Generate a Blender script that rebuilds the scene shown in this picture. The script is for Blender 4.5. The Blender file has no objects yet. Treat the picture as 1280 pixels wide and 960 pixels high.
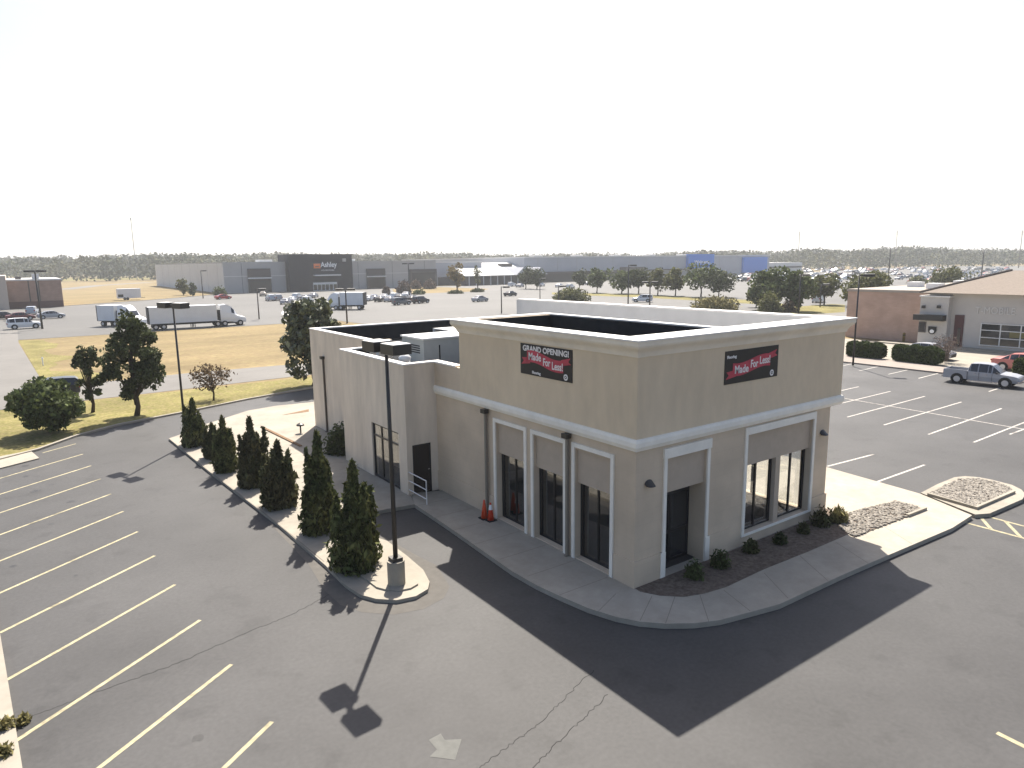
import bpy, math, random
import numpy as np
from mathutils import Vector, Matrix
rad = math.radians
S = bpy.context.scene
COL = S.collection
random.seed(7)

# ---------------------------------------------------------------- camera (solved from the photograph)
FPX = 863.35
CAM = np.array([-13.583, -13.166, 9.483])
_yw, _pt, _rl = rad(-35.432), rad(9.999), rad(-0.758)
_h = np.array([math.sin(-_yw), math.cos(-_yw), 0])
FW = np.array([_h[0] * math.cos(_pt), _h[1] * math.cos(_pt), -math.sin(_pt)])
_R = np.array([_h[1], -_h[0], 0]); _U = np.cross(_R, FW)
RT = _R * math.cos(_rl) + _U * math.sin(_rl)
UP = -_R * math.sin(_rl) + _U * math.cos(_rl)

def ray(px, py): return FW + RT * (px - 640) / FPX - UP * (py - 480) / FPX
def G(px, py, z=0.0):
    d = ray(px, py); t = (z - CAM[2]) / d[2]; return tuple(float(a) for a in CAM + d * t)
def onX(px, py, x):
    d = ray(px, py); return tuple(float(a) for a in CAM + d * (x - CAM[0]) / d[0])
def onY(px, py, y):
    d = ray(px, py); return tuple(float(a) for a in CAM + d * (y - CAM[1]) / d[1])
def pix(P):
    d = np.array(P) - CAM; w = d @ FW; return 640 + FPX * (d @ RT) / w, 480 - FPX * (d @ UP) / w
def depth(P): return float((np.array(P) - CAM) @ FW)
def height_at(b, ytop):
    lo, hi = 0.0, 120.0
    for _ in range(50):
        m = (lo + hi) / 2
        if pix((b[0], b[1], m))[1] > ytop: lo = m
        else: hi = m
    return lo

cam = bpy.data.cameras.new('camera'); co = bpy.data.objects.new('camera', cam); COL.objects.link(co)
co.matrix_world = Matrix(((RT[0], UP[0], -FW[0], CAM[0]), (RT[1], UP[1], -FW[1], CAM[1]), (RT[2], UP[2], -FW[2], CAM[2]), (0, 0, 0, 1)))
cam.sensor_width = 36; cam.lens = 36 * FPX / 1280; cam.clip_end = 6000; cam.clip_start = 0.1
S.camera = co

# ---------------------------------------------------------------- light
SAZ, SEL = rad(53.41), rad(52.03)
SUN = Vector((math.cos(SAZ) * math.cos(SEL), math.sin(SAZ) * math.cos(SEL), math.sin(SEL)))
sl = bpy.data.lights.new('sun', 'SUN'); sl.energy = 4.0; sl.angle = rad(0.5); sl.color = (1, 0.935, 0.84)
so = bpy.data.objects.new('sun', sl); COL.objects.link(so); so.rotation_euler = SUN.to_track_quat('Z', 'Y').to_euler(); so.location = (0, 0, 80)
W = bpy.data.worlds.new('World'); S.world = W; W.use_nodes = True
nt = W.node_tree
sky = nt.nodes.new('ShaderNodeTexSky'); sky.sky_type = 'NISHITA'; sky.sun_disc = False
sky.sun_elevation = SEL; sky.sun_rotation = math.pi / 2 - SAZ; sky.altitude = 300; sky.air_density = 0.8; sky.dust_density = 3.2; sky.ozone_density = 0.3
bg = nt.nodes['Background']; bg.inputs[1].default_value = 0.075
nt.links.new(sky.outputs[0], bg.inputs[0])
S.view_settings.view_transform = 'Standard'; S.view_settings.look = 'None'; S.view_settings.exposure = 1.5; S.view_settings.gamma = 1
S.view_settings.use_curve_mapping = False
S.render.engine = 'CYCLES'
S.cycles.use_denoising = True
S.cycles.max_bounces = 6; S.cycles.transparent_max_bounces = 8; S.cycles.volume_bounces = 0
S.cycles.sample_clamp_indirect = 8
S.cycles.use_adaptive_sampling = True

# ---------------------------------------------------------------- materials
def mat(name, col, rough=0.85, spec=0.3, var=0.0, scale=1.0, col2=None, bump=0.0, bscale=40, island=0.0, metal=0.0, trans=0.0, var2=0.0, scale2=0.1, stretch=None, spots=0.0):
    m = bpy.data.materials.new(name); m.use_nodes = True
    n = m.node_tree.nodes; l = m.node_tree.links; b = n['Principled BSDF']
    b.inputs['Roughness'].default_value = rough; b.inputs['Specular IOR Level'].default_value = spec; b.inputs['Metallic'].default_value = metal
    c = (*col, 1); b.inputs['Base Color'].default_value = c
    out = None
    geo = None
    if var or bump or island or var2 or col2:
        geo = n.new('ShaderNodeNewGeometry')
    pos = None
    if geo:
        pos = geo.outputs['Position']
        if stretch:
            mp = n.new('ShaderNodeMapping'); mp.inputs['Scale'].default_value = stretch; l.new(pos, mp.inputs['Vector']); pos = mp.outputs[0]
    def noise(sc, det=5):
        t = n.new('ShaderNodeTexNoise'); t.inputs['Scale'].default_value = sc; t.inputs['Detail'].default_value = det; t.inputs['Roughness'].default_value = 0.6
        l.new(pos, t.inputs['Vector']); return t.outputs[0]
    def mul(colsock, fac_sock, lo, hi, a=0.3, z=0.7):
        mr = n.new('ShaderNodeMapRange'); mr.inputs[1].default_value = a; mr.inputs[2].default_value = z; mr.inputs[3].default_value = lo; mr.inputs[4].default_value = hi
        l.new(fac_sock, mr.inputs[0])
        mx = n.new('ShaderNodeMix'); mx.data_type = 'RGBA'; mx.blend_type = 'MULTIPLY'; mx.inputs[0].default_value = 1
        cb = n.new('ShaderNodeCombineColor')
        for k in range(3): l.new(mr.outputs[0], cb.inputs[k])
        if colsock is None: mx.inputs[6].default_value = c
        else: l.new(colsock, mx.inputs[6])
        l.new(cb.outputs[0], mx.inputs[7]); return mx.outputs[2]
    if col2:
        mr = n.new('ShaderNodeMapRange'); mr.inputs[1].default_value = 0.38; mr.inputs[2].default_value = 0.62; l.new(noise(scale * 0.5), mr.inputs[0])
        mx = n.new('ShaderNodeMix'); mx.data_type = 'RGBA'; mx.inputs[6].default_value = c; mx.inputs[7].default_value = (*col2, 1)
        l.new(mr.outputs[0], mx.inputs[0]); out = mx.outputs[2]
    if var: out = mul(out, noise(scale), 1 - var, 1 + var)
    if var2: out = mul(out, noise(scale2, 4), 1 - var2, 1 + var2)
    if spots:
        out = mul(out, noise(0.9, 3), 1, 1 - spots, 0.57, 0.68); out = mul(out, noise(0.35, 6), 1, 1 + spots * 0.5, 0.55, 0.7)
    if island: out = mul(out, geo.outputs['Random Per Island'], 1 - island, 1 + island, 0, 1)
    if out is not None: l.new(out, b.inputs['Base Color'])
    if bump:
        bp = n.new('ShaderNodeBump'); bp.inputs['Strength'].default_value = bump; bp.inputs['Distance'].default_value = 0.02
        l.new(noise(bscale, 3), bp.inputs['Height']); l.new(bp.outputs[0], b.inputs['Normal'])
    if trans:
        t = n.new('ShaderNodeBsdfTranslucent'); ms = n.new('ShaderNodeMixShader'); ms.inputs[0].default_value = trans
        if out is not None: l.new(out, t.inputs[0])
        else: t.inputs[0].default_value = c
        l.new(b.outputs[0], ms.inputs[1]); l.new(t.outputs[0], ms.inputs[2]); l.new(ms.outputs[0], n['Material Output'].inputs[0])
    return m

def glass_mat(name, tint, refl):
    m = bpy.data.materials.new(name); m.use_nodes = True
    n = m.node_tree.nodes; l = m.node_tree.links; n.remove(n['Principled BSDF'])
    t = n.new('ShaderNodeBsdfTransparent'); t.inputs[0].default_value = (*tint, 1)
    g = n.new('ShaderNodeBsdfGlossy'); g.inputs['Roughness'].default_value = 0.015; g.inputs[0].default_value = (0.95, 0.97, 1, 1)
    lw = n.new('ShaderNodeLayerWeight'); lw.inputs[0].default_value = 0.5; pw = n.new('ShaderNodeMath'); pw.operation = 'POWER'; pw.inputs[1].default_value = 4; l.new(lw.outputs[1], pw.inputs[0])
    mr = n.new('ShaderNodeMapRange'); mr.inputs[3].default_value = refl; mr.inputs[4].default_value = 0.95
    l.new(pw.outputs[0], mr.inputs[0])
    ms = n.new('ShaderNodeMixShader'); l.new(mr.outputs[0], ms.inputs[0]); l.new(t.outputs[0], ms.inputs[1]); l.new(g.outputs[0], ms.inputs[2])
    l.new(ms.outputs[0], n['Material Output'].inputs[0]); return m

def brick_mat(name, c1, c2, mortar, sx, sy):
    m = mat(name, c1, 0.9, 0.2); n = m.node_tree.nodes; l = m.node_tree.links; b = n['Principled BSDF']
    g = n.new('ShaderNodeNewGeometry'); sp = n.new('ShaderNodeSeparateXYZ'); l.new(g.outputs['Position'], sp.inputs[0])
    ad = n.new('ShaderNodeMath'); ad.operation = 'ADD'; l.new(sp.outputs[0], ad.inputs[0]); l.new(sp.outputs[1], ad.inputs[1])
    cb = n.new('ShaderNodeCombineXYZ'); l.new(ad.outputs[0], cb.inputs[0]); l.new(sp.outputs[2], cb.inputs[1])
    t = n.new('ShaderNodeTexBrick'); t.inputs['Scale'].default_value = 1; t.inputs['Brick Width'].default_value = sx; t.inputs['Row Height'].default_value = sy
    t.inputs['Mortar Size'].default_value = 0.006; t.inputs['Color1'].default_value = (*c1, 1); t.inputs['Color2'].default_value = (*c2, 1); t.inputs['Mortar'].default_value = (*mortar, 1)
    l.new(cb.outputs[0], t.inputs[0])
    ns = n.new('ShaderNodeTexNoise'); ns.inputs['Scale'].default_value = 0.7; ns.inputs['Detail'].default_value = 4; l.new(g.outputs['Position'], ns.inputs[0])
    mr = n.new('ShaderNodeMapRange'); mr.inputs[1].default_value = 0.3; mr.inputs[2].default_value = 0.7; mr.inputs[3].default_value = 0.88; mr.inputs[4].default_value = 1.1; l.new(ns.outputs[0], mr.inputs[0])
    hs = n.new('ShaderNodeHueSaturation'); l.new(mr.outputs[0], hs.inputs['Value']); l.new(t.outputs[0], hs.inputs['Color']); l.new(hs.outputs[0], b.inputs['Base Color'])
    return m

M = {}
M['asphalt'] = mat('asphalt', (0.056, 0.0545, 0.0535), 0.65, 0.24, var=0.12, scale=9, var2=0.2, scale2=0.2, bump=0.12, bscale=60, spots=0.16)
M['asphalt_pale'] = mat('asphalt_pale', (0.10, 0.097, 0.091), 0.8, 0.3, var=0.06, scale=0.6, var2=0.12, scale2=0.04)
M['concrete_road'] = mat('concrete_road', (0.14, 0.132, 0.12), 0.8, 0.3, var=0.06, scale=1, var2=0.1, scale2=0.12)
M['crack'] = mat('crack', (0.028, 0.027, 0.027), 0.95, 0.1)
M['concrete'] = mat('concrete', (0.285, 0.258, 0.212), 0.85, 0.25, var=0.08, scale=3, var2=0.12, scale2=0.5, bump=0.1, bscale=50)
M['concrete_walk'] = mat('concrete_walk', (0.34, 0.305, 0.25), 0.85, 0.25, var=0.08, scale=3, var2=0.12, scale2=0.5, bump=0.1, bscale=50)
M['concrete_warm'] = mat('concrete_warm', (0.26, 0.222, 0.192), 0.85, 0.25, var=0.07, scale=3, var2=0.1, scale2=0.5)
M['oil'] = mat('oil', (0.027, 0.026, 0.025), 0.5, 0.3, var=0.3, scale=10)
M['gutter'] = mat('gutter', (0.105, 0.098, 0.088), 0.85, 0.2, var=0.12, scale=4)
M['joint'] = mat('joint', (0.19, 0.17, 0.145), 0.95, 0.1)
M['line_yellow'] = mat('line_yellow', (0.33, 0.295, 0.19), 0.8, 0.2, var=0.3, scale=7, spots=0.5)
M['line_white'] = mat('line_white', (0.40, 0.375, 0.34), 0.8, 0.2, var=0.3, scale=7, spots=0.5)
M['paint_worn'] = mat('paint_worn', (0.12, 0.12, 0.11), 0.8, 0.2, var=0.15, scale=4)
M['dry_grass'] = mat('dry_grass', (0.195, 0.143, 0.08), 0.95, 0.1, var=0.26, scale=3, col2=(0.205, 0.165, 0.082), var2=0.24, scale2=0.09, stretch=(0.5, 1.6, 1))
M['verge_grass'] = mat('verge_grass', (0.16, 0.15, 0.048), 0.95, 0.1, var=0.3, scale=5, col2=(0.2, 0.165, 0.075), var2=0.28, scale2=0.3)
M['soil'] = mat('soil', (0.14, 0.112, 0.09), 0.95, 0.1, var=0.4, scale=9, bump=0.6, bscale=25)
M['mulch'] = mat('mulch', (0.2, 0.13, 0.08), 0.95, 0.1, var=0.3, scale=9)
M['stone'] = mat('stone', (0.27, 0.245, 0.21), 0.9, 0.2, island=0.3, var=0.15, scale=6)
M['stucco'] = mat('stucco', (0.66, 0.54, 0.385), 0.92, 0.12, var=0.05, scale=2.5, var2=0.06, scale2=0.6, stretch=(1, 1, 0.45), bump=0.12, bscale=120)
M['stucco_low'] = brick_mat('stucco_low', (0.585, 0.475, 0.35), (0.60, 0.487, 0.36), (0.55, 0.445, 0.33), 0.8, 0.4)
M['stucco_pale'] = mat('stucco_pale', (0.68, 0.585, 0.47), 0.92, 0.15, var=0.07, scale=1.2, var2=0.08, scale2=0.6, stretch=(1.5, 1.5, 0.35), bump=0.1, bscale=120)
M['cornice_cream'] = mat('cornice_cream', (0.76, 0.685, 0.565), 0.9, 0.15, var=0.05, scale=2, var2=0.08, scale2=0.8)
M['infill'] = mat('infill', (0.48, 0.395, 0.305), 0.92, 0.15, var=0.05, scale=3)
M['trim'] = mat('trim', (0.84, 0.79, 0.69), 0.8, 0.25, var=0.04, scale=3, var2=0.05, scale2=0.8)
M['coping'] = mat('coping', (0.72, 0.70, 0.66), 0.7, 0.3, var=0.05, scale=2)
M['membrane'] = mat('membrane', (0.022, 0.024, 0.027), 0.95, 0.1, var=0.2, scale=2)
M['membrane_white'] = mat('membrane_white', (0.52, 0.51, 0.49), 0.8, 0.2, var=0.05, scale=1.5)
M['frame_black'] = mat('frame_black', (0.012, 0.012, 0.014), 0.4, 0.5)
M['glass'] = glass_mat('dark_glass', (0.93, 0.94, 0.94), 0.07)
M['glass_far'] = mat('glass_far', (0.02, 0.022, 0.026), 0.12, 0.6)
M['door_dark'] = mat('door_dark', (0.02, 0.014, 0.013), 0.5, 0.4)
M['interior'] = mat('interior', (0.06, 0.055, 0.052), 0.9, 0.1)
M['bronze'] = mat('bronze', (0.035, 0.03, 0.026), 0.45, 0.5)
M['downspout'] = mat('downspout', (0.21, 0.185, 0.15), 0.6, 0.4)
M['downspout_dark'] = mat('downspout_dark', (0.10, 0.08, 0.065), 0.6, 0.4)
M['lens'] = mat('lens', (0.5, 0.5, 0.48), 0.3, 0.5)
M['hvac'] = mat('hvac', (0.42, 0.43, 0.40), 0.6, 0.4, var=0.05, scale=3)
M['white_metal'] = mat('white_metal', (0.72, 0.72, 0.7), 0.5, 0.4)
M['rail_white'] = mat('rail_white', (0.7, 0.68, 0.66), 0.4, 0.4)
M['orange'] = mat('orange', (0.62, 0.07, 0.02), 0.5, 0.4)
M['red_cone'] = mat('red_cone', (0.6, 0.05, 0.02), 0.5, 0.4)
M['black_rubber'] = mat('black_rubber', (0.015, 0.015, 0.015), 0.8, 0.3)
M['reflective'] = mat('reflective', (0.8, 0.8, 0.8), 0.4, 0.5)
M['conifer'] = mat('conifer', (0.062, 0.078, 0.03), 0.9, 0.1, island=0.6, var=0.35, scale=2.5, col2=(0.11, 0.112, 0.042), trans=0.12)
M['conifer_brown'] = mat('conifer_brown', (0.092, 0.084, 0.042), 0.9, 0.1, island=0.5, var=0.3, scale=1.5, col2=(0.07, 0.078, 0.034), trans=0.12)
M['leaf_dark'] = mat('leaf_dark', (0.065, 0.078, 0.03), 0.75, 0.2, island=0.5, var=0.3, scale=0.8, trans=0.15)
M['leaf_mid'] = mat('leaf_mid', (0.09, 0.112, 0.04), 0.75, 0.2, island=0.5, var=0.3, scale=0.8, trans=0.2)
M['leaf_olive'] = mat('leaf_olive', (0.115, 0.118, 0.042), 0.7, 0.25, island=0.5, var=0.3, scale=0.6, trans=0.22)
M['leaf_gold'] = mat('leaf_gold', (0.2, 0.15, 0.055), 0.8, 0.2, island=0.4, trans=0.2)
M['leaf_magnolia'] = mat('leaf_magnolia', (0.09, 0.1, 0.045), 0.4, 0.6, island=0.6, var=0.3, scale=0.8, trans=0.12)
M['leaf_bare'] = mat('leaf_bare', (0.12, 0.085, 0.05), 0.85, 0.2, island=0.5, trans=0.25)
M['leaf_hedge'] = mat('leaf_hedge', (0.05, 0.07, 0.018), 0.85, 0.15, island=0.45, var=0.2, scale=2, trans=0.1)
M['leaf_tan'] = mat('leaf_tan', (0.2, 0.175, 0.075), 0.85, 0.15, island=0.45, trans=0.15)
M['twig_pale'] = mat('twig_pale', (0.2, 0.155, 0.125), 0.9, 0.1, island=0.3)
M['far_trees'] = mat('far_trees', (0.06, 0.075, 0.035), 0.9, 0.1, island=0.18, var=0.3, scale=0.045, col2=(0.11, 0.105, 0.05), var2=0.3, scale2=0.02)
M['bark'] = mat('bark', (0.075, 0.06, 0.045), 0.95, 0.1, var=0.3, scale=9)
M['tyre'] = mat('tyre', (0.015, 0.015, 0.016), 0.8, 0.2)
M['rim'] = mat('rim', (0.55, 0.55, 0.56), 0.35, 0.5, metal=0.4)
M['car_glass'] = mat('car_glass', (0.02, 0.022, 0.028), 0.08, 0.7)
M['plastic_dark'] = mat('plastic_dark', (0.02, 0.02, 0.022), 0.6, 0.3)
M['lamp_red'] = mat('lamp_red', (0.3, 0.01, 0.01), 0.3, 0.5)
M['lamp_clear'] = mat('lamp_clear', (0.7, 0.72, 0.75), 0.15, 0.6)
M['chrome'] = mat('chrome', (0.6, 0.6, 0.62), 0.2, 0.5, metal=0.9)
CARCOL = dict(white=(0.72, 0.73, 0.74), silver=(0.34, 0.35, 0.375), grey=(0.13, 0.135, 0.145), black=(0.018, 0.019, 0.022), red=(0.42, 0.03, 0.03), maroon=(0.14, 0.025, 0.022), blue=(0.03, 0.06, 0.16), pale_blue=(0.36, 0.40, 0.46), tan=(0.36, 0.31, 0.25), coral=(0.5, 0.16, 0.14), green=(0.025, 0.04, 0.03))
for k, c in CARCOL.items(): M['car_' + k] = mat('car_' + k, c, 0.28, 0.6)
M['trailer'] = mat('trailer', (0.66, 0.68, 0.70), 0.55, 0.4, var=0.04, scale=0.8)
M['store_grey'] = mat('store_grey', (0.42, 0.405, 0.39), 0.9, 0.2, var=0.04, scale=0.3)
M['store_pale'] = mat('store_pale', (0.60, 0.585, 0.56), 0.9, 0.2, var=0.04, scale=0.3)
M['store_dark'] = mat('store_dark', (0.02, 0.021, 0.03), 0.8, 0.3)
M['store_brown'] = mat('store_brown', (0.09, 0.08, 0.078), 0.85, 0.2)
M['big_grey'] = mat('big_grey', (0.40, 0.405, 0.43), 0.9, 0.2, var=0.04, scale=0.2)
M['sign_orange'] = mat('sign_orange', (0.75, 0.20, 0.06), 0.6, 0.3)
M['sign_white'] = mat('sign_white', (0.8, 0.8, 0.8), 0.5, 0.3)
M['blue_panel'] = mat('blue_panel', (0.05, 0.2, 0.62), 0.7, 0.3)
M['roof_white'] = mat('roof_white', (0.55, 0.55, 0.53), 0.8, 0.2, var=0.04, scale=0.4)
M['brick'] = brick_mat('brick', (0.42, 0.29, 0.225), (0.45, 0.31, 0.245), (0.38, 0.29, 0.235), 0.5, 0.16)
M['brick_brown'] = brick_mat('brick_brown', (0.33, 0.215, 0.165), (0.36, 0.235, 0.18), (0.3, 0.22, 0.18), 0.6, 0.2)
M['brick_base'] = mat('brick_base', (0.15, 0.085, 0.07), 0.9, 0.2)
M['beige'] = mat('beige', (0.48, 0.41, 0.35), 0.9, 0.2, var=0.04, scale=1)
M['grey_wall'] = mat('grey_wall', (0.50, 0.47, 0.43), 0.9, 0.2, var=0.04, scale=1)
M['shingle'] = mat('shingle', (0.225, 0.19, 0.16), 0.95, 0.1, var=0.12, scale=4, stretch=(1, 1, 4))
M['flat_roof'] = mat('flat_roof', (0.33, 0.29, 0.25), 0.9, 0.2, var=0.1, scale=0.8)
M['maroon_paint'] = mat('maroon_paint', (0.10, 0.05, 0.05), 0.8, 0.2)
M['letters_dim'] = mat('letters_dim', (0.62, 0.60, 0.57), 0.6, 0.3)
M['letters'] = mat('letters', (0.7, 0.69, 0.66), 0.5, 0.4)
M['banner_black'] = mat('banner_black', (0.03, 0.026, 0.022), 0.6, 0.3)
M['banner_red'] = mat('banner_red', (0.47, 0.055, 0.08), 0.6, 0.3, var=0.25, scale=2.5)
M['banner_white'] = mat('banner_white', (0.75, 0.72, 0.70), 0.6, 0.3)
M['pole_wood'] = mat('pole_wood', (0.13, 0.11, 0.095), 0.9, 0.1)
M['mast'] = mat('mast', (0.28, 0.28, 0.28), 0.6, 0.3)

# ---------------------------------------------------------------- mesh helpers
def worldloc(o):
    v = Vector((0, 0, 0))
    while o is not None: v += o.location; o = o.parent
    return v

class MB:
    def __init__(s): s.v = []; s.f = []; s.m = []
    def add(s, vs, fs, mi=0):
        n = len(s.v); s.v += [tuple(v) for v in vs]; s.f += [tuple(i + n for i in f) for f in fs]; s.m += [mi] * len(fs); return s
    def box(s, x0, y0, z0, x1, y1, z1, mi=0):
        x0, x1 = sorted((x0, x1)); y0, y1 = sorted((y0, y1)); z0, z1 = sorted((z0, z1))
        return s.add([(x0, y0, z0), (x1, y0, z0), (x1, y1, z0), (x0, y1, z0), (x0, y0, z1), (x1, y0, z1), (x1, y1, z1), (x0, y1, z1)],
                     [(0, 3, 2, 1), (4, 5, 6, 7), (0, 1, 5, 4), (1, 2, 6, 5), (2, 3, 7, 6), (3, 0, 4, 7)], mi)
    def prism(s, poly, z0, z1, mi=0, side=None):
        a = sum(p[0] * q[1] - q[0] * p[1] for p, q in zip(poly, poly[1:] + poly[:1]))
        if a < 0: poly = poly[::-1]
        n = len(poly); vs = [(p[0], p[1], z0) for p in poly] + [(p[0], p[1], z1) for p in poly]
        s.add(vs, [tuple(range(n, 2 * n)), tuple(range(n - 1, -1, -1))], mi)
        k = len(s.v) - 2 * n
        for i in range(n):
            j = (i + 1) % n; s.f.append((k + i, k + j, k + n + j, k + n + i)); s.m.append(mi if side is None else side)
        return s
    def sheet(s, poly, z, mi=0):
        a = sum(p[0] * q[1] - q[0] * p[1] for p, q in zip(poly, poly[1:] + poly[:1]))
        if a < 0: poly = poly[::-1]
        return s.add([(p[0], p[1], z) for p in poly], [tuple(range(len(poly)))], mi)
    def tube(s, pts, rr, n=8, mi=0, caps=True):
        pts = [Vector(p) for p in pts]
        if not hasattr(rr, '__len__'): rr = [rr] * len(pts)
        base = len(s.v)
        for i, p in enumerate(pts):
            d = (pts[min(i + 1, len(pts) - 1)] - pts[max(i - 1, 0)]).normalized()
            a = d.orthogonal().normalized() if abs(d.z) < 0.99 else Vector((1, 0, 0))
            b = d.cross(a).normalized(); a = b.cross(d)
            for k in range(n):
                t = 2 * math.pi * k / n; s.v.append(tuple(p + (a * math.cos(t) + b * math.sin(t)) * rr[i]))
        for i in range(len(pts) - 1):
            for k in range(n):
                j = (k + 1) % n; s.f.append((base + i * n + k, base + i * n + j, base + (i + 1) * n + j, base + (i + 1) * n + k)); s.m.append(mi)
        if caps:
            s.f.append(tuple(base + k for k in range(n - 1, -1, -1))); s.m.append(mi)
            e = base + (len(pts) - 1) * n; s.f.append(tuple(e + k for k in range(n))); s.m.append(mi)
        return s
    def ribbon(s, pts, w, z0, z1=None, mi=0, side=0):
        """strip along a 2-D polyline; side 0 = centred, 1 = to the left only"""
        P = [np.array(p[:2], float) for p in pts]; L = []; Rr = []
        for i, p in enumerate(P):
            d = P[min(i + 1, len(P) - 1)] - P[max(i - 1, 0)]; d /= np.linalg.norm(d); nn = np.array([-d[1], d[0]])
            if side == 0: L.append(p + nn * w / 2); Rr.append(p - nn * w / 2)
            else: L.append(p + nn * w * side); Rr.append(p)
        for i in range(len(P) - 1):
            q = [tuple(Rr[i]), tuple(Rr[i + 1]), tuple(L[i + 1]), tuple(L[i])]
            if z1 is None: s.sheet(q, z0, mi)
            else: s.prism(q, z0, z1, mi)
        return s
    def sweep(s, prof, path, closed=False, mi=0):
        """profile [(out, z)] along an axis aligned 2-D path; out is to the right of travel"""
        P = [np.array(p, float) for p in path]; n = len(P); offs = []
        for i in range(n):
            ns = []
            for a, b in ((i - 1, i), (i, i + 1)):
                if closed or (a >= 0 and b < n):
                    d = P[b % n] - P[a % n]; d /= np.linalg.norm(d); ns.append(np.array([d[1], -d[0]]))
            if len(ns) == 1: offs.append(ns[0])
            else:
                m = ns[0] + ns[1]; offs.append(m / max(0.2, (m @ ns[0])))
        base = len(s.v); k = len(prof)
        for i in range(n):
            for o, z in prof: q = P[i] + offs[i] * o; s.v.append((q[0], q[1], z))
        for i in range(n if closed else n - 1):
            j = (i + 1) % n
            for a in range(k):
                b = (a + 1) % k; s.f.append((base + i * k + a, base + j * k + a, base + j * k + b, base + i * k + b)); s.m.append(mi)
        if not closed:
            s.f.append(tuple(base + a for a in range(k))); s.m.append(mi)
            s.f.append(tuple(base + (n - 1) * k + a for a in range(k - 1, -1, -1))); s.m.append(mi)
        return s
    def build(s, name, mats, parent=None, smooth=False, **kw):
        if not isinstance(mats, (list, tuple)): mats = [mats]
        off = worldloc(parent) if parent is not None else Vector((0, 0, 0))
        me = bpy.data.meshes.new(name); me.from_pydata([(v[0] - off.x, v[1] - off.y, v[2] - off.z) for v in s.v], [], s.f)
        for m in mats: me.materials.append(M[m])
        me.polygons.foreach_set('material_index', s.m)
        if smooth: me.polygons.foreach_set('use_smooth', [True] * len(s.f))
        me.update()
        o = bpy.data.objects.new(name, me); COL.objects.link(o); o.parent = parent
        tag(o, **kw); return o

def tag(o, label=None, cat=None, group=None, kind=None):
    if label: o['label'] = label
    if cat: o['category'] = cat
    if group: o['group'] = group
    if kind: o['kind'] = kind
    return o
def empty(name, loc, label, cat, group=None, rz=0):
    o = bpy.data.objects.new(name, None); o.empty_display_size = 0.3; COL.objects.link(o); o.location = loc; o.rotation_euler.z = rz
    return tag(o, label, cat, group)
def copy_tree(o, parent=None):
    c = o.copy(); COL.objects.link(c)
    if parent is not None: c.parent = parent
    for ch in list(o.children): copy_tree(ch, c)
    return c
def text(name, body, size, mtl, parent, loc, ax, extrude=0.01, width=None, align='LEFT', shear=0.0, bold=0.0):
    """lettering as a mesh; ax = (right, up) directions in the world"""
    cu = bpy.data.curves.new(name, 'FONT'); cu.body = body; cu.size = size; cu.extrude = extrude; cu.align_x = align; cu.shear = shear; cu.offset = bold; cu.resolution_u = 3
    tmp = bpy.data.objects.new('tmp', cu); COL.objects.link(tmp)
    dg = bpy.context.evaluated_depsgraph_get(); me = bpy.data.meshes.new_from_object(tmp.evaluated_get(dg))
    bpy.data.objects.remove(tmp); me.materials.clear(); me.materials.append(M[mtl]); me.name = name
    n = len(me.vertices); a = np.zeros(n * 3); me.vertices.foreach_get('co', a); a = a.reshape(-1, 3)
    if width: a[:, 0] *= width / (a[:, 0].max() - a[:, 0].min())
    r = np.array(ax[0]); u = np.array(ax[1]); w = np.cross(r, u)
    off = np.array(worldloc(parent))
    b = np.array(loc) - off + a[:, :1] * r + a[:, 1:2] * u + a[:, 2:3] * w
    me.vertices.foreach_set('co', b.ravel()); me.update()
    o = bpy.data.objects.new(name, me); COL.objects.link(o); o.parent = parent; return o
LEFTFACE = ((0, -1, 0), (0, 0, 1)); FRONTFACE = ((1, 0, 0), (0, 0, 1))

rng = np.random.default_rng(5)
def leaf_mesh(name, mtl, parent, C, size, up=0.0, aspect=1.7, **kw):
    """many small leaf shaped faces at the points C"""
    C = np.asarray(C, float); n = len(C)
    a = rng.normal(size=(n, 3)); a[:, 2] += up * 2; a /= np.linalg.norm(a, axis=1)[:, None]
    b = rng.normal(size=(n, 3)); b -= (b * a).sum(1)[:, None] * a; b /= np.linalg.norm(b, axis=1)[:, None]
    sz = np.asarray(size) * rng.uniform(0.6, 1.3, n); a *= (sz * aspect * 0.5)[:, None]; b *= (sz * 0.5)[:, None]
    V = np.empty((n, 4, 3)); V[:, 0] = C - a; V[:, 1] = C + b; V[:, 2] = C + a; V[:, 3] = C - b
    V -= np.array(worldloc(parent)) if parent is not None else 0
    me = bpy.data.meshes.new(name); me.vertices.add(4 * n); me.vertices.foreach_set('co', V.ravel())
    me.loops.add(4 * n); me.loops.foreach_set('vertex_index', np.arange(4 * n, dtype=np.int32))
    me.polygons.add(n); me.polygons.foreach_set('loop_start', np.arange(0, 4 * n, 4, dtype=np.int32))
    me.materials.append(M[mtl]); me.update(calc_edges=True)
    o = bpy.data.objects.new(name, me); COL.objects.link(o); o.parent = parent; tag(o, **kw); return o

def sphere_pts(n):
    d = rng.normal(size=(n, 3)); return d / np.linalg.norm(d, axis=1)[:, None]

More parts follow.
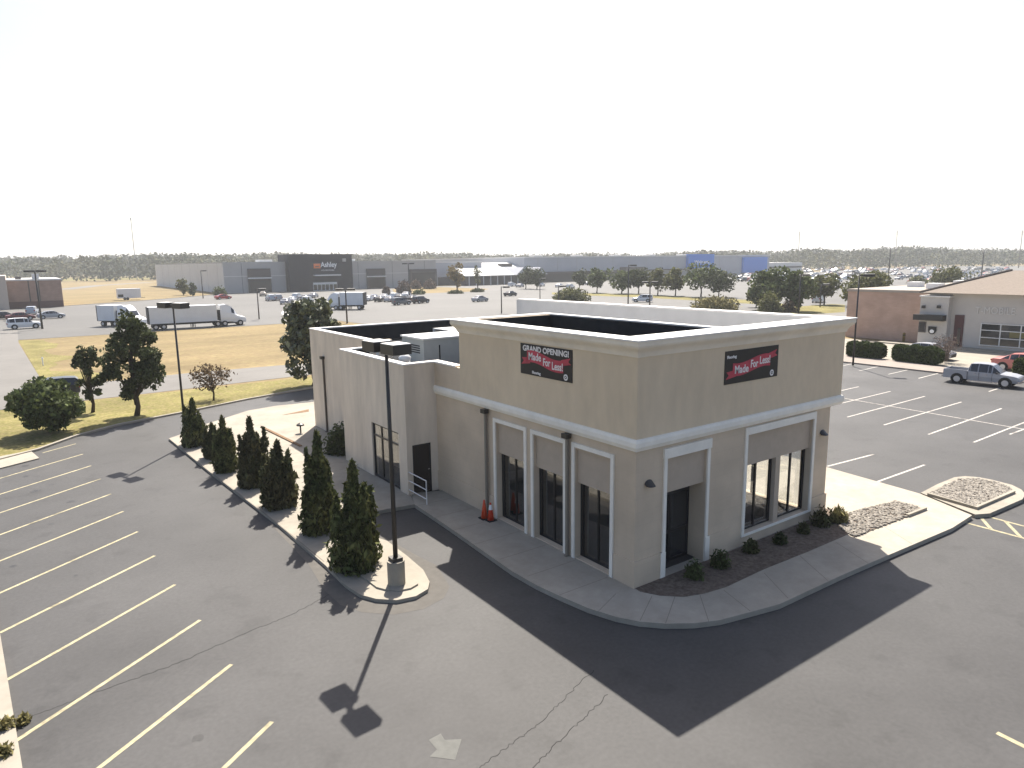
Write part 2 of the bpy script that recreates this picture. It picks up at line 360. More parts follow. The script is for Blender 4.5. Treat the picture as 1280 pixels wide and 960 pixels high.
def tree(name, label, base, h, w, mtl, cat='tree', group=None, trunk=0.25, nclump=22, nleaf=3000, leaf=0.2, clump=0.26, shape=1.0, gappy=0.2, z=0.0, bark='bark', limbs=7):
    """tapered trunk with limbs and a crown of leaf clumps"""
    bx, by = base[0], base[1]
    root = empty(name, (bx, by, z), label, cat, group)
    ch = h * (1 - trunk); cz = z + h * trunk + ch * 0.5
    cl = []
    while len(cl) < nclump:
        p = rng.uniform(-1, 1, 3)
        if np.linalg.norm(p) > 1 or np.linalg.norm(p) < 0.3: continue
        t = (p[2] + 1) / 2; wid = 1.0 if shape == 1 else (0.75 + 0.25 * math.sin(math.pi * min(1, t * 1.2)) if shape > 1 else 1 - (1 - shape) * t)
        cl.append((bx + p[0] * w * 0.5 * (1 - clump * 0.6) * wid, by + p[1] * w * 0.5 * (1 - clump * 0.6) * wid, cz + p[2] * ch * 0.5 * (1 - clump * 0.5), w * clump * rng.uniform(0.7, 1.25)))
    tb = MB(); top = cz + ch * 0.25; r0 = max(0.05, h * 0.022)
    tb.tube([(bx, by, z - 0.05), (bx + 0.02 * h, by, z + h * trunk * 0.6), (bx, by + 0.015 * h, cz - ch * 0.2), (bx + 0.01 * h, by, top)], [r0 * 1.25, r0, r0 * 0.7, r0 * 0.2], 8)
    for c in cl[:limbs]:
        s0 = (bx, by, z + h * trunk * rng.uniform(0.7, 1.3)); mid = ((bx + c[0]) / 2, (by + c[1]) / 2, (s0[2] + c[2]) / 2 + 0.03 * h)
        tb.tube([s0, mid, c[:3]], [r0 * 0.5, r0 * 0.35, r0 * 0.12], 5)
    tb.build('trunk', bark, root, smooth=True)
    pts = []
    per = nleaf // nclump
    for c in cl:
        k = int(per * rng.uniform(1 - gappy, 1 + gappy)); d = sphere_pts(k) * (rng.uniform(0.25, 1, k) ** 0.5)[:, None] * c[3]
        d[:, 2] *= 0.8 if h < 1.4 * w else 1.1
        pts.append(np.array(c[:3]) + d)
    leaf_mesh('crown', mtl, root, np.concatenate(pts), leaf)
    return root

def conifer(label, base, h, w, mtl, nleaf=5200, leaf=0.13, group=None, spikes=12, z=0.15):
    bx, by = base[0], base[1]; root = empty('conifer_tree', (bx, by, z), label, 'conifer', group)
    MB().tube([(bx, by, z - 0.05), (bx + 0.03, by, z + h * 0.5), (bx, by, z + h * 0.85)], [0.07, 0.05, 0.015], 7).build('trunk', 'bark', root, smooth=True)
    pts = []
    for s in range(spikes):
        ang = 2 * math.pi * s / (spikes - 1) + rng.uniform(-0.3, 0.3); off = 0 if s == 0 else w * 0.5 * rng.uniform(0.25, 0.68)
        hs = h if s == 0 else h * rng.uniform(0.5, 0.98) * (1 - 0.22 * off / (w * 0.5)); rs = w * (0.36 if s == 0 else rng.uniform(0.2, 0.3))
        ax, ay = bx + math.cos(ang) * off, by + math.sin(ang) * off
        n = int(nleaf * (0.26 if s == 0 else 0.74 / (spikes - 1)))
        t = rng.uniform(0.0, 1, n) ** 1.1
        rr = rs * np.maximum(0, 1 - t) ** 0.72 * np.minimum(1, 0.7 + 1.6 * t) * np.sqrt(rng.uniform(0.1, 1.1, n)) * (1 + 0.25 * np.sin(t * 21 + s))
        th = rng.uniform(0, 2 * math.pi, n); lean = t * 0.25
        pts.append(np.stack([ax + (rr * np.cos(th)) + lean * math.cos(ang) * off, ay + rr * np.sin(th) + lean * math.sin(ang) * off, z + 0.03 + t * hs], 1))
    leaf_mesh('foliage', mtl, root, np.concatenate(pts), leaf, up=0.9, aspect=2.6)
    return root

def shrub(name, label, base, h, w, mtl, n=900, leaf=0.06, z=0.0, group=None, cat='shrub', d=None, up=0.2, aspect=1.7):
    root = empty(name, (base[0], base[1], z), label, cat, group); d = d or w
    q = sphere_pts(n) * (rng.uniform(0.45, 1.05, n))[:, None]; q[:, 2] = np.abs(q[:, 2])
    q *= 1 + 0.12 * np.sin(q[:, :1] * 7 + q[:, 1:2] * 5)
    leaf_mesh('foliage', mtl, root, np.array([base[0], base[1], z]) + q * np.array([w / 2, d / 2, h]), leaf, up=up, aspect=aspect)
    st = MB()
    for k in range(5):
        a = 2 * math.pi * k / 5; st.tube([(base[0], base[1], z - 0.02), (base[0] + math.cos(a) * w * 0.25, base[1] + math.sin(a) * d * 0.25, z + h * 0.7)], [0.03 * min(1, w), 0.01 * min(1, w)], 5)
    st.build('stem', 'bark', root)
    return root

# ---------------------------------------------------------------- the ground
ST = dict(kind='structure')
MB().sheet([(-2500, -600), (3500, -600), (3500, 3500), (-2500, 3500)], -0.03).build('ground', 'dry_grass', **ST)
kerbfar = [(-60, 14.5), (-30, 23.5)] + [G(*q)[:2] for q in ((0, 576), (50, 563), (97, 546), (150, 532), (230, 516.5), (310, 500), (385, 486.5))] + [(16, 41.8), (30, 43.5), (42, 43.6), (46, 40), (47.6, 34)]
lot = [(-60, -45), (90, -45), (90, -6), (48, -6), (47.6, 10), (47.6, 34)] + kerbfar[::-1][1:]
MB().sheet(lot, 0.0).build('parking_lot', 'asphalt', **ST)
MB().ribbon(kerbfar, 0.2, -0.02, 0.11, side=1).build('kerb', 'concrete', **ST)
verge = [(p[0] - 0.05, p[1] + 0.15) for p in kerbfar[:12]] + [(60, 45), (-60, 44.6)]
MB().sheet(verge, -0.014).build('grass_verge', 'verge_grass', **ST)
MB().sheet([(-140, 45.0), (-15.3, 44.9), (-6.4, 45.2), (8, 46.0), (30, 46.2), (47, 45.5), (70, 45.5), (220, 45), (220, 53.2), (34, 53.6), (9, 53.2), (-1.2, 54.2), (-7.1, 53.6), (-11.6, 54.6), (-12.6, 60), (-13.9, 97), (-13.9, 260), (-19.5, 260), (-19.5, 120), (-60, 120), (-60, 58), (-140, 58)], -0.010).build('road', 'concrete_road', **ST)
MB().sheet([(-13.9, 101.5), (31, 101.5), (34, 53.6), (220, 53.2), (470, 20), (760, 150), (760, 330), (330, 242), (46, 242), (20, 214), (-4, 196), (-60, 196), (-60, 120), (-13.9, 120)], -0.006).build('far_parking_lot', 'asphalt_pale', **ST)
MB().ribbon([(-4, 196), (20, 214), (46, 241)], 0.4, -0.01, 0.1).build('far_kerb', 'concrete', **ST)
# pale path across the field beyond, green edging of the dry field
MB().ribbon([G(77, 362)[:2], G(120, 357)[:2], G(185, 353)[:2]], 9, -0.012).build('field_path', 'concrete_road', **ST)
re = random.Random(9); eg = [(-13.9, 101), (-12.6, 60), (-11.7, 55)] + [(-10.5 + 1.2 * math.sin(t * .9) + re.uniform(-.7, .7) + (1.8 if t < 3 else 0), 55.2 + t * 2.3) for t in range(20)]
MB().sheet(eg, -0.012).build('field_edge_grass', 'verge_grass', **ST)
MB().sheet([G(-30, 352)[:2], G(90, 351)[:2], G(200, 349)[:2], G(200, 346.5)[:2], G(90, 347.5)[:2], G(-30, 348.5)[:2]], -0.012).build('meadow', 'verge_grass', **ST)

# left parking bays
D5 = np.array(G(10.8, 847.5)[:2]) - np.array(G(220.6, 729)[:2]); LB = float(np.linalg.norm(D5)); D5 /= LB
sa = rad(3.06); mb = MB(); DY = np.array([-math.sin(sa), math.cos(sa)])
for i in range(-4, 13):
    e = np.array([-11.055, 16.956]) - DY * 2.743 * (i - 5)
    ln = LB if i > 0 else 1.9
    if i < 0: continue
    mb.ribbon([e, e + D5 * ln], 0.105, 0.004)
mb.build('left_bay_markings', 'line_yellow', **ST)
ka = np.array(G(0, 792)[:2]); kb = np.array(G(28, 960)[:2]); kd = (kb - ka) / np.linalg.norm(kb - ka)
k0 = ka - kd * 12.5; k1 = kb + kd * 14
MB().ribbon([k0, k1], 0.9, -0.01, 0.13, side=-1).build('left_kerb_strip', 'concrete', **ST)
nn = np.array([kd[1], -kd[0]])
MB().ribbon([k0 + nn * 0.9, k1 + nn * 0.9], 9, 0.08, side=-1).build('left_planting_ground', 'verge_grass', **ST)
pad = [G(*q, 0.06)[:2] for q in ((-14, 573), (38, 563), (49, 572.5), (0, 585), (-20, 590))]
MB().prism(pad, -0.01, 0.06).build('ramp_pad', 'concrete', **ST)

# right parking bays
mb = MB()
def seg(a, b, w=0.11): mb.ribbon([G(*a)[:2], G(*b)[:2]], w, 0.004)
for a, b in (((1059, 521.4), (1156, 495.4)), ((1104.8, 531.3), (1201.8, 502.5)), ((1160.5, 543), (1252, 510.6)), ((1217, 553), (1302, 519.5))): seg(a, b)
A0 = np.array(G(1059, 521.4)[:2]); A1 = np.array(G(1156, 495.4)[:2]); step = np.array(G(1104.8, 531.3)[:2]) - A0
step = np.array([step[0] * 0.25, step[1]])
for k in range(1, 5): mb.ribbon([A0 - step * k, A1 - step * k], 0.11, 0.004)
sp0 = np.array(G(1055.4, 498)[:2]); sp1 = np.array(G(1280, 536.7)[:2]); sd = sp1 - sp0
mb.ribbon([sp0 - sd * 0.9, sp1 + sd * 0.4], 0.11, 0.0082)
for a, b in (((1074, 463.5), (1105.7, 456.4)), ((1110, 468), (1143.4, 460.3)), ((1148, 473), (1176.7, 465.7)), ((1264, 450), (1284, 443.5)), ((1046, 459), (1074, 452.5)), ((1236, 489.5), (1262, 481))): seg(a, b)
for a, b in (((1034, 583), (1092, 568)), ((1096, 602.5), (1156, 581)), ((1262, 543), (1290, 533))): seg(a, b)
mb.build('right_bay_markings', 'line_white', **ST)
mb = MB()
for a, b in (((1202, 652), (1290, 675.5)), ((1222.5, 642.4), (1290, 660.5)), ((1223, 643.5), (1239, 661.5)), ((1257, 652), (1275.5, 671)), ((1246, 916), (1300, 943))): seg(a, b, 0.12)
mb.build('hatched_bay_markings', 'line_yellow', **ST)
# worn arrow, tar cracks
mb = MB().sheet([G(*q)[:2] for q in ((536, 925), (551, 917), (556, 925), (577, 924), (569, 950), (537, 946), (546, 937))], 0.004)
mb.build('worn_arrow_marking', 'paint_worn', **ST)
mb = MB()
def crack(pts, w, seedv):
    r = random.Random(seedv); P = [np.array(G(*q)[:2]) for q in pts]; out = []
    for a, b in zip(P, P[1:]):
        for k in range(14): out.append(a + (b - a) * k / 14 + np.array([r.uniform(-1, 1), r.uniform(-1, 1)]) * 0.035)
    mb.ribbon(out + [P[-1]], w, 0.0025)
crack([(-40, 912), (45, 893), (130, 862), (215, 832), (310, 790), (365, 768), (432, 733)], 0.017, 1)
crack([(596, 962), (632, 935), (668, 910), (700, 878), (742, 838)], 0.013, 2)
crack([(655, 970), (690, 935), (722, 905), (760, 868)], 0.015, 3)
mb.build('asphalt_cracks', 'crack', **ST)

mb = MB(); ro = random.Random(3); occ = []
for i in range(11):
    e = np.array([-11.055, 16.956]) - DY * 2.743 * (i - 4.5)
    for q in range(ro.choice((0, 1, 1, 2))):
        c_ = e + D5 * ro.uniform(0.6, 4.6) + DY * ro.uniform(-.5, .5); r0 = ro.uniform(.07, .2)
        if any(np.linalg.norm(c_ - o_) < r_ + r0 for o_, r_ in occ): continue
        occ.append((c_, r0)); mb.sheet([tuple(c_ + np.array([math.cos(t_ * .52), math.sin(t_ * .52)]) * r0 * ro.uniform(.6, 1.1)) for t_ in range(12)], 0.002)
mb.build('oil_stains', 'oil', **ST)
# ---------------------------------------------------------------- kerbed island with the conifers
zi = 0.11
isl = [G(*q, zi)[:2] for q in ((211, 548), (260, 588), (345, 653), (405, 705), (432, 731))]
nose = [G(*q, zi)[:2] for q in ((450, 743), (470, 748.5), (496, 750), (520, 745), (535, 736), (537, 727), (529, 712), (508, 694), (484, 676))]
right = [(-4.3, 8.2), (-4.45, 11), (-4.9, 20), (-5.6, 28.3), (-6.4, 29.2)]
island_poly = isl + nose + right
MB().prism(island_poly, -0.02, zi).build('planting_island', 'concrete', **ST)
ctr = np.mean(np.array(nose), axis=0)
ring = [tuple(ctr + (np.array(p) - ctr) * (1 + 0.62 / np.linalg.norm(np.array(p) - ctr))) for p in isl[2:] + nose]
MB().sheet(ring, 0.003).build('gutter_apron', 'gutter', **ST)
inner = [tuple(ctr + (np.array(p) - ctr) * 0.62) for p in nose]
MB().ribbon(isl[:3] + [G(405, 702, zi)[:2]], 0.03, zi + 0.004).build('island_kerb_joint', 'joint', **ST)
inner_bed = [tuple(ctr + (np.array(p) - ctr) * 0.62) for p in (nose[0], nose[1], nose[2], nose[3], nose[4], nose[6])]
MB().prism([(p[0], p[1]) for p in inner_bed] + [(-4.75, 6.6), (-6.0, 6.4)], zi, zi + 0.05).build('island_bed', 'concrete', **ST)

# ---------------------------------------------------------------- plaza and sidewalks
zs = 0.15
plaza = [G(474, 638, zs)[:2], G(518, 630, zs)[:2], (-1.2, 11.6), (1, 12), (1, 26.3), (14, 26.3), (14, 33.2)] + [G(*q, zs)[:2] for q in ((385, 503), (345, 507), (310, 513), (270, 526), (236, 536))] + [(-6.0, 28.5), (-5.0, 20), (-4.5, 11.1)]
MB().prism(plaza, -0.02, zs - 0.006).build('plaza', 'concrete', **ST)
walk_out = [G(*q, zs)[:2] for q in ((518, 630), (560, 658), (600, 686), (640, 714), (670, 731), (700, 745), (735, 760), (770, 771), (800, 777), (832, 779.5), (868, 779), (900, 775), (938, 765), (975, 755), (1050, 720), (1110, 694), (1190, 660))]
walk = walk_out + [G(1215, 644, zs)[:2], G(1150, 617, zs)[:2], (15.5, 3.4), (15.6, 24), (9.4, 24), (9.4, 3), (0.2, 3), (0.2, 11), (-1.2, 11.5)]
MB().prism(walk, -0.02, zs, 0, 0).build('sidewalk', 'concrete_walk', **ST)
MB().ribbon([(15.5, 3.4), (15.6, 24)], 0.15, 0.02, zs + 0.003, side=-1).build('plaza_kerb', 'concrete', **ST)
mb = MB()
def joint(a, b): mb.ribbon([a, b], 0.016, zs + 0.003)
for a, b in (((845, 742), (832, 779)), ((815, 745), (800, 776)), ((905, 738), (938, 764)), ((955, 716), (985, 748)), ((1000, 695), (1035, 726)), ((875, 744), (886, 777)), ((770, 742), (748, 764)), ((1045, 678), (1085, 704)), ((1100, 655), (1140, 680))): joint(G(*a, zs)[:2], G(*b, zs)[:2])
for yy in (10, 8.5, 7.0, 5.5, 4.0, 2.5, 1.0): joint((-1.95, yy), (-0.06, yy))
for yy in (5, 7, 9): joint((10, yy), (15.4, yy))
for yy in (14, 16.5, 19, 21.5, 24): joint((-4.4, yy), (-1.5, yy))
mb.build('sidewalk_joints', 'joint', **ST)
zb = 0.165
bed = [(0.05, -0.02)] + [G(*q, zb)[:2] for q in ((800, 739), (825, 744), (855, 745.5), (880, 741.5), (908, 733), (955, 711), (1010, 689), (1068, 664))] + [(10.6, 0.2), (9.95, 0.35), (9.95, -0.02)]
MB().prism(bed, 0.1, zb).build('planting_bed', 'soil', **ST)
rock1 = [G(*q, zs)[:2] for q in ((1058, 643), (1082, 636), (1120, 627), (1157, 637), (1134, 646), (1100, 659), (1068, 672), (1050, 661))]
MB().prism(rock1, 0.1, zs + 0.02).build('rock_bed_ground', 'soil', **ST)
risl = [G(*q, zs)[:2] for q in ((1151, 616), (1172, 605), (1193, 596.5), (1206.5, 595), (1224, 596.5), (1240, 599.5), (1265, 606), (1277, 612), (1282, 618), (1278, 624), (1237, 641.7), (1219, 643))]
MB().prism(risl, -0.02, zs).build('rock_island_kerb', 'concrete', **ST)
rin = [G(*q, zs)[:2] for q in ((1160, 619), (1180, 608), (1199, 599.5), (1221, 599), (1242, 603), (1262, 609.5), (1267, 616), (1220, 636.5))]
MB().prism(rin, 0.1, zs + 0.02).build('rock_island_ground', 'soil', **ST)
def inside(p, poly):
    c = False
    for (x1, y1), (x2, y2) in zip(poly, poly[1:] + poly[:1]):
        if (y1 > p[1]) != (y2 > p[1]) and p[0] < (x2 - x1) * (p[1] - y1) / (y2 - y1) + x1: c = not c
    return c
def stones(name, poly, n, z, s0, s1, mtl='stone'):
    P = np.array(poly); lo, hi = P.min(0), P.max(0); mb = MB(); k = 0
    ico = [Vector(v) for v in ((0, 0, 1), (0.89, 0, 0.45), (0.28, 0.85, 0.45), (-0.72, 0.53, 0.45), (-0.72, -0.53, 0.45), (0.28, -0.85, 0.45), (0.6, 0.5, -0.4), (-0.3, 0.8, -0.4), (-0.8, 0, -0.4), (-0.3, -0.8, -0.4), (0.7, -0.5, -0.4))]
    fs = [(0, 1, 2), (0, 2, 3), (0, 3, 4), (0, 4, 5), (0, 5, 1), (1, 6, 2), (2, 6, 7), (2, 7, 3), (3, 7, 8), (3, 8, 4), (4, 8, 9), (4, 9, 5), (5, 9, 10), (5, 10, 1), (1, 10, 6)]
    while k < n:
        p = rng.uniform(lo, hi)
        if not inside(p, poly): continue
        s = rng.uniform(s0, s1); a = rng.uniform(0, 6.28); sc = rng.uniform(0.7, 1.2, 3)
        mb.add([(p[0] + s * (v.x * math.cos(a) - v.y * math.sin(a)) * sc[0], p[1] + s * (v.x * math.sin(a) + v.y * math.cos(a)) * sc[1], z + s * 0.25 + v.z * s * 0.7 * sc[2]) for v in ico], fs); k += 1
    return mb.build(name, mtl, label='bed of pale broken rock between the concrete walks' if name == 'rock_bed' else 'pale broken rock filling the kerbed island in the right lot', cat='gravel', kind='stuff')
stones('rock_bed', rock1, 1300, zs + 0.02, 0.03, 0.075)
stones('rock_island_fill', rin, 2300, zs + 0.02, 0.03, 0.075)
MB().ribbon([rin[0], rin[-1], rin[-2]], 0.12, zs - 0.01, zs + 0.1).build('rock_island_edging', 'concrete', **ST)
MB().ribbon([G(1157, 637, zs)[:2], G(1134, 646, zs)[:2]], 0.1, zs - 0.01, zs + 0.1).build('rock_bed_edging', 'concrete', **ST)
# dark edging line and mulch strip on the plaza
MB().ribbon([G(327, 534, zs)[:2], G(376, 558, zs)[:2]], 0.16, zs, zs + 0.05).build('plaza_edging', 'mulch', **ST)
MB().sheet([G(*q, zs)[:2] for q in ((352, 519), (386, 511.5), (386, 514.5))], zs + 0.004).build('mulch_strip', 'mulch', **ST)
# concrete lane, walk beyond the hedge and grass strips in the far lot
MB().sheet([(50.5, -6), (66.4, -6), (66.4, 45), (50.5, 45), (48.6, 34), (50.5, 15)], 0.002).build('shop_lane', 'concrete', **ST)
MB().prism([(47.6, -6), (50.5, -6), (50.5, 12), (50.9, 14), (51.5, 17), (52, 24), (47.6, 34)], -0.02, 0.12).build('hedge_strip', 'concrete_warm', **ST)
MB().prism([(64.0, -8), (66.5, -8), (66.5, 26), (64.9, 26)], 0.0, 0.14).build('shop_walk', 'concrete', **ST)
MB().sheet([G(*q)[:2] for q in ((690, 368), (800, 371.5), (960, 381), (1000, 388), (1000, 384), (960, 376), (800, 368), (690, 365.5))], -0.002).build('tree_row_grass', 'verge_grass', **ST)
MB().sheet([G(*q)[:2] for q in ((985, 394), (1028, 392), (1056, 390), (1056, 381), (1040, 380), (1000, 383))], -0.002).build('lot_island_grass', 'verge_grass', **ST)

# ---------------------------------------------------------------- the vacant retail building
BW, BL = 10.486, 9.379; HB, HT = 4.234, 4.585; HC = 7.383; WX, WY0, WY1 = -1.39, 11.37, 17.97; LOWZ, TALLZ = 5.56, 5.9
RB = empty('retail_building', (0, 0, 0), 'tan stucco retail building with white cornice and tall dark windows, nearest in the picture', 'building')
LW = 9.906
# upper (sign band) walls
mb = MB(); mb.box(0, 0, 4.4, 0.3, BL, 7.34).box(0.3, 0, 4.4, BW, 0.3, 7.34).box(BW - 0.3, 0.3, 4.2, BW, 19.6, 7.34).box(0.3, BL - 0.3, 4.4, 4.5, BL, 7.34)
mb.box(0.3, 0.3, 4.32, BW - 0.3, BL - 0.3, 4.4)
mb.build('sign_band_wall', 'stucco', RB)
# lower walls with openings
Wz0, Wz1 = 0.18, 3.82
WIN = [(5.28, 7.02), (3.18, 4.77), (1.02, 2.64)]
mb = MB(); ys = [0.04] + sum([[a, b] for a, b in WIN[::-1]], []) + [WY0 + 0.3]
for a, b in zip(ys[0::2], ys[1::2]): mb.box(0.04, a, 0.1, 0.36, b, Wz1)
for a, b in WIN: mb.box(0.042, a, 0.1, 0.36, b, Wz0)
mb.box(0.04, 0.04, Wz1, 0.36, WY0 + 0.3, 4.4).box(0.0, BL, 4.4, 0.3, WY0, LOWZ - 0.06)
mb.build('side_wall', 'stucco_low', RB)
DX0, DX1 = 1.29, 3.1; FX0, FX1 = 5.08, 8.84; Dz1 = 3.9; Fz0, Fz1 = 0.52, 3.98
mb = MB(); mb.box(0.36, 0.042, 0.1, DX0, 0.36, Dz1).box(DX1, 0.042, 0.1, FX0, 0.36, Dz1).box(FX1, 0.042, 0.1, LW, 0.36, Dz1).box(FX0, 0.044, 0.1, FX1, 0.36, Fz0)
mb.box(0.36, 0.042, Dz1, FX0, 0.36, 4.32).box(FX1, 0.042, Dz1, LW, 0.36, 4.32).box(FX0, 0.042, Fz1, FX1, 0.36, 4.32)
mb.box(LW - 0.3, 7.2, 0.1, LW, 25.7, 4.2).box(LW - 0.3, 0.36, 0.1, LW, 0.9, 4.2).box(LW - 0.3, 0.9, 3.1, LW, 7.2, 4.2).box(LW - 0.3, 0.9, 0.1, LW, 7.2, 0.2)
mb.box(DX0 - 0.2, 0.36, 0.1, DX0, 0.8, 3.2).box(DX1, 0.36, 0.1, DX1 + 0.2, 0.8, 3.2).box(DX0 - 0.2, 0.36, 3.2, DX1 + 0.2, 0.8, 3.4)
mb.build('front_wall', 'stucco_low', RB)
for bx_ in (((0.0, 0.0, 0.1, 0.04, 0.86, 0.95), (0.04, 0.0, 0.1, 1.16, 0.042, 0.95)), ((3.24, 0.0, 0.1, 4.3, 0.042, 0.95),), ((9.0, 0.0, 0.1, LW + 0.05, 0.042, 0.95), (LW, 0.042, 0.1, LW + 0.05, 0.85, 0.95)), ((0.0, 7.16, 0.1, 0.04, WY0, 0.95),)):
    mb = MB()
    for q in bx_: mb.box(*q)
    mb.build('wainscot', 'stucco_low', RB)
MB().box(0.36, 0.36, 0.1, LW - 0.3, 11.4, 0.16).build('interior_floor', 'interior', RB)
MB().box(7.5, 2.55, 0.16, 7.9, 2.95, 4.3).build('interior_column', 'interior', RB)
MB().box(8.3, 5.2, 0.16, 8.7, 5.6, 4.3).build('interior_column', 'interior', RB)
MB().box(0.36, 11.4, 0.16, LW - 0.3, 11.5, 4.3).build('interior_partition', 'interior', RB)
# tall windows of the side
for k, (a, b) in enumerate(WIN):
    w = MB().box(-0.012, a - 0.13, 0.12, 0.04, a, 3.95).box(-0.012, b, 0.12, 0.04, b + 0.13, 3.95).box(-0.02, a, 3.82, 0.04, b, 3.95).build('window', 'trim', RB)
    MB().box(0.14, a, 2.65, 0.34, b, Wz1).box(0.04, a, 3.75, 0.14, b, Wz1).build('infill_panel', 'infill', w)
    f = MB(); zt = 2.65
    f.box(0.27, b - 0.13, Wz0, 0.33, b, zt).box(0.27, a, Wz0, 0.33, a + 0.05, zt).box(0.27, (a + b) / 2 - 0.03, Wz0, 0.33, (a + b) / 2 + 0.03, zt)
    f.box(0.272, a + 0.05, Wz0, 0.328, (a + b) / 2 - 0.03, Wz0 + 0.07).box(0.272, (a + b) / 2 + 0.03, Wz0, 0.328, b - 0.13, Wz0 + 0.07)
    f.box(0.272, a + 0.05, zt - 0.05, 0.328, b - 0.13, zt)
    f.build('frame', 'frame_black', w)
    MB().box(0.30, a, Wz0, 0.306, b, zt).build('pane', 'glass', w)
# door recess
d = MB().box(DX0 - 0.13, -0.012, 0.95, DX0, 0.042, 4.1).box(DX1, -0.012, 0.95, DX1 + 0.12, 0.042, 4.1).box(DX0 - 0.16, -0.035, 3.82, DX1 + 0.15, 0.042, 4.12)
d.box(DX0 - 0.2, -0.03, 0.15, DX0, 0.042, 0.95).box(DX1, -0.03, 0.15, DX1 + 0.2, 0.042, 0.95)
d = d.build('entrance', 'trim', RB)
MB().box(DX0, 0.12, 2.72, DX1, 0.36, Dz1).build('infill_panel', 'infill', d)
f = MB(); xm = (DX0 + DX1) / 2
for x in (DX0, xm - 0.06, xm + 0.01, DX1 - 0.07): f.box(x, 0.66, 0.16, x + 0.06, 0.72, 3.15)
for z in (0.16, 1.1, 2.35, 3.08): f.box(DX0 + 0.06, 0.662, z, xm - 0.06, 0.718, z + 0.09).box(xm + 0.07, 0.662, z, DX1 - 0.07, 0.718, z + 0.09)
f.build('door_frame', 'frame_black', d); MB().box(DX0, 0.685, 0.16, DX1, 0.691, 3.15).build('door_glass', 'glass_far', d)
# big front window
px_pier = 6.98
w = MB().box(FX0 - 0.13, -0.012, Fz0 - 0.05, FX0, 0.042, 4.16).box(FX1, -0.012, Fz0 - 0.05, FX1 + 0.13, 0.042, 4.16).box(FX0, -0.02, Fz1 - 0.06, FX1, 0.042, 4.16).box(FX0, -0.01, Fz0 - 0.06, FX1, 0.044, Fz0 + 0.01).build('window', 'trim', RB)
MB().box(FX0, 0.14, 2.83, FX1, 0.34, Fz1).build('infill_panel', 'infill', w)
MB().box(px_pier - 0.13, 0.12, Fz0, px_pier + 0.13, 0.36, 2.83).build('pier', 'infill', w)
for x0, x1 in ((FX0, px_pier - 0.13), (px_pier + 0.13, FX1)):
    f = MB(); xm = (x0 + x1) / 2
    for x in (x0, xm - 0.04, x1 - 0.12): f.box(x, 0.27, Fz0 + 0.01, x + (0.12 if x > xm else 0.07), 0.33, 2.83)
    f.box(x0 + 0.07, 0.272, Fz0 + 0.01, xm - 0.04, 0.328, Fz0 + 0.08).box(xm + 0.03, 0.272, Fz0 + 0.01, x1 - 0.12, 0.328, Fz0 + 0.08)
    f.build('frame', 'frame_black', w); MB().box(x0, 0.30, Fz0, x1, 0.306, 2.83).build('pane', 'glass', w)
w = MB(); k = 0.9
while k < 7.25: w.box(LW - 0.2, k - 0.06, 0.2, LW - 0.12, k + 0.06, 3.1); k += 1.05
w = w.build('rear_window', 'frame_black', RB); MB().box(LW - 0.165, 0.9, 0.2, LW - 0.16, 7.2, 3.1).build('pane', 'glass', w)
# belt course, cornice, copings
PATH = [(0, WY0), (0, 0), (BW, 0), (BW, 19.6)]
MB().sweep([(-0.02, HB - 0.01), (0.03, HB), (0.05, HB + 0.05), (0.085, HB + 0.12), (0.085, HT - 0.1), (0.055, HT - 0.03), (-0.02, HT)], PATH).build('belt_course', 'trim', RB)
CP = [(4.5, BL), (0, BL), (0, 0), (BW, 0), (BW, 19.6)]
MB().sweep([(-0.05, 6.86), (0.03, 6.88), (0.05, 6.95), (0.09, 7.03), (0.15, 7.10), (0.21, 7.16), (0.24, 7.22), (0.24, 7.335), (-0.05, 7.335)], CP).build('cornice', 'cornice_cream', RB)
mb = MB(); o = 0.27
mb.box(-o, -o, 7.34, BW + o, 0.72, HC).box(-o, 0.72, 7.34, 0.39, BL + o, HC).box(0.39, 9.2, 7.34, 4.5, BL + o, HC).box(4.2, 0.72, 7.34, 4.5, 9.2, HC).box(10.2, 0.72, 7.34, BW + o, 19.6, HC)
mb.build('coping', 'coping', RB)
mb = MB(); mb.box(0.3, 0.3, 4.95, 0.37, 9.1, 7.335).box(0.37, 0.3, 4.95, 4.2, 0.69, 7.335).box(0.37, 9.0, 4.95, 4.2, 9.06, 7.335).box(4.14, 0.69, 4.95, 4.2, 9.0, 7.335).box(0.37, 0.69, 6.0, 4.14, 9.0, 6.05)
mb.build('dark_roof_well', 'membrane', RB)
mb = MB(); mb.box(4.22, 0.3, 4.95, 4.48, 9.08, 7.335).box(4.48, 0.3, 4.95, 10.15, 0.7, 7.335).box(10.12, 0.7, 4.95, BW - 0.3, 19.58, 7.335).box(4.48, 0.7, 6.0, 10.12, 19.5, 6.05).box(4.48, 19.3, 4.9, 10.12, 19.5, 6.0)
mb.build('pale_roof_well', 'membrane_white', RB)
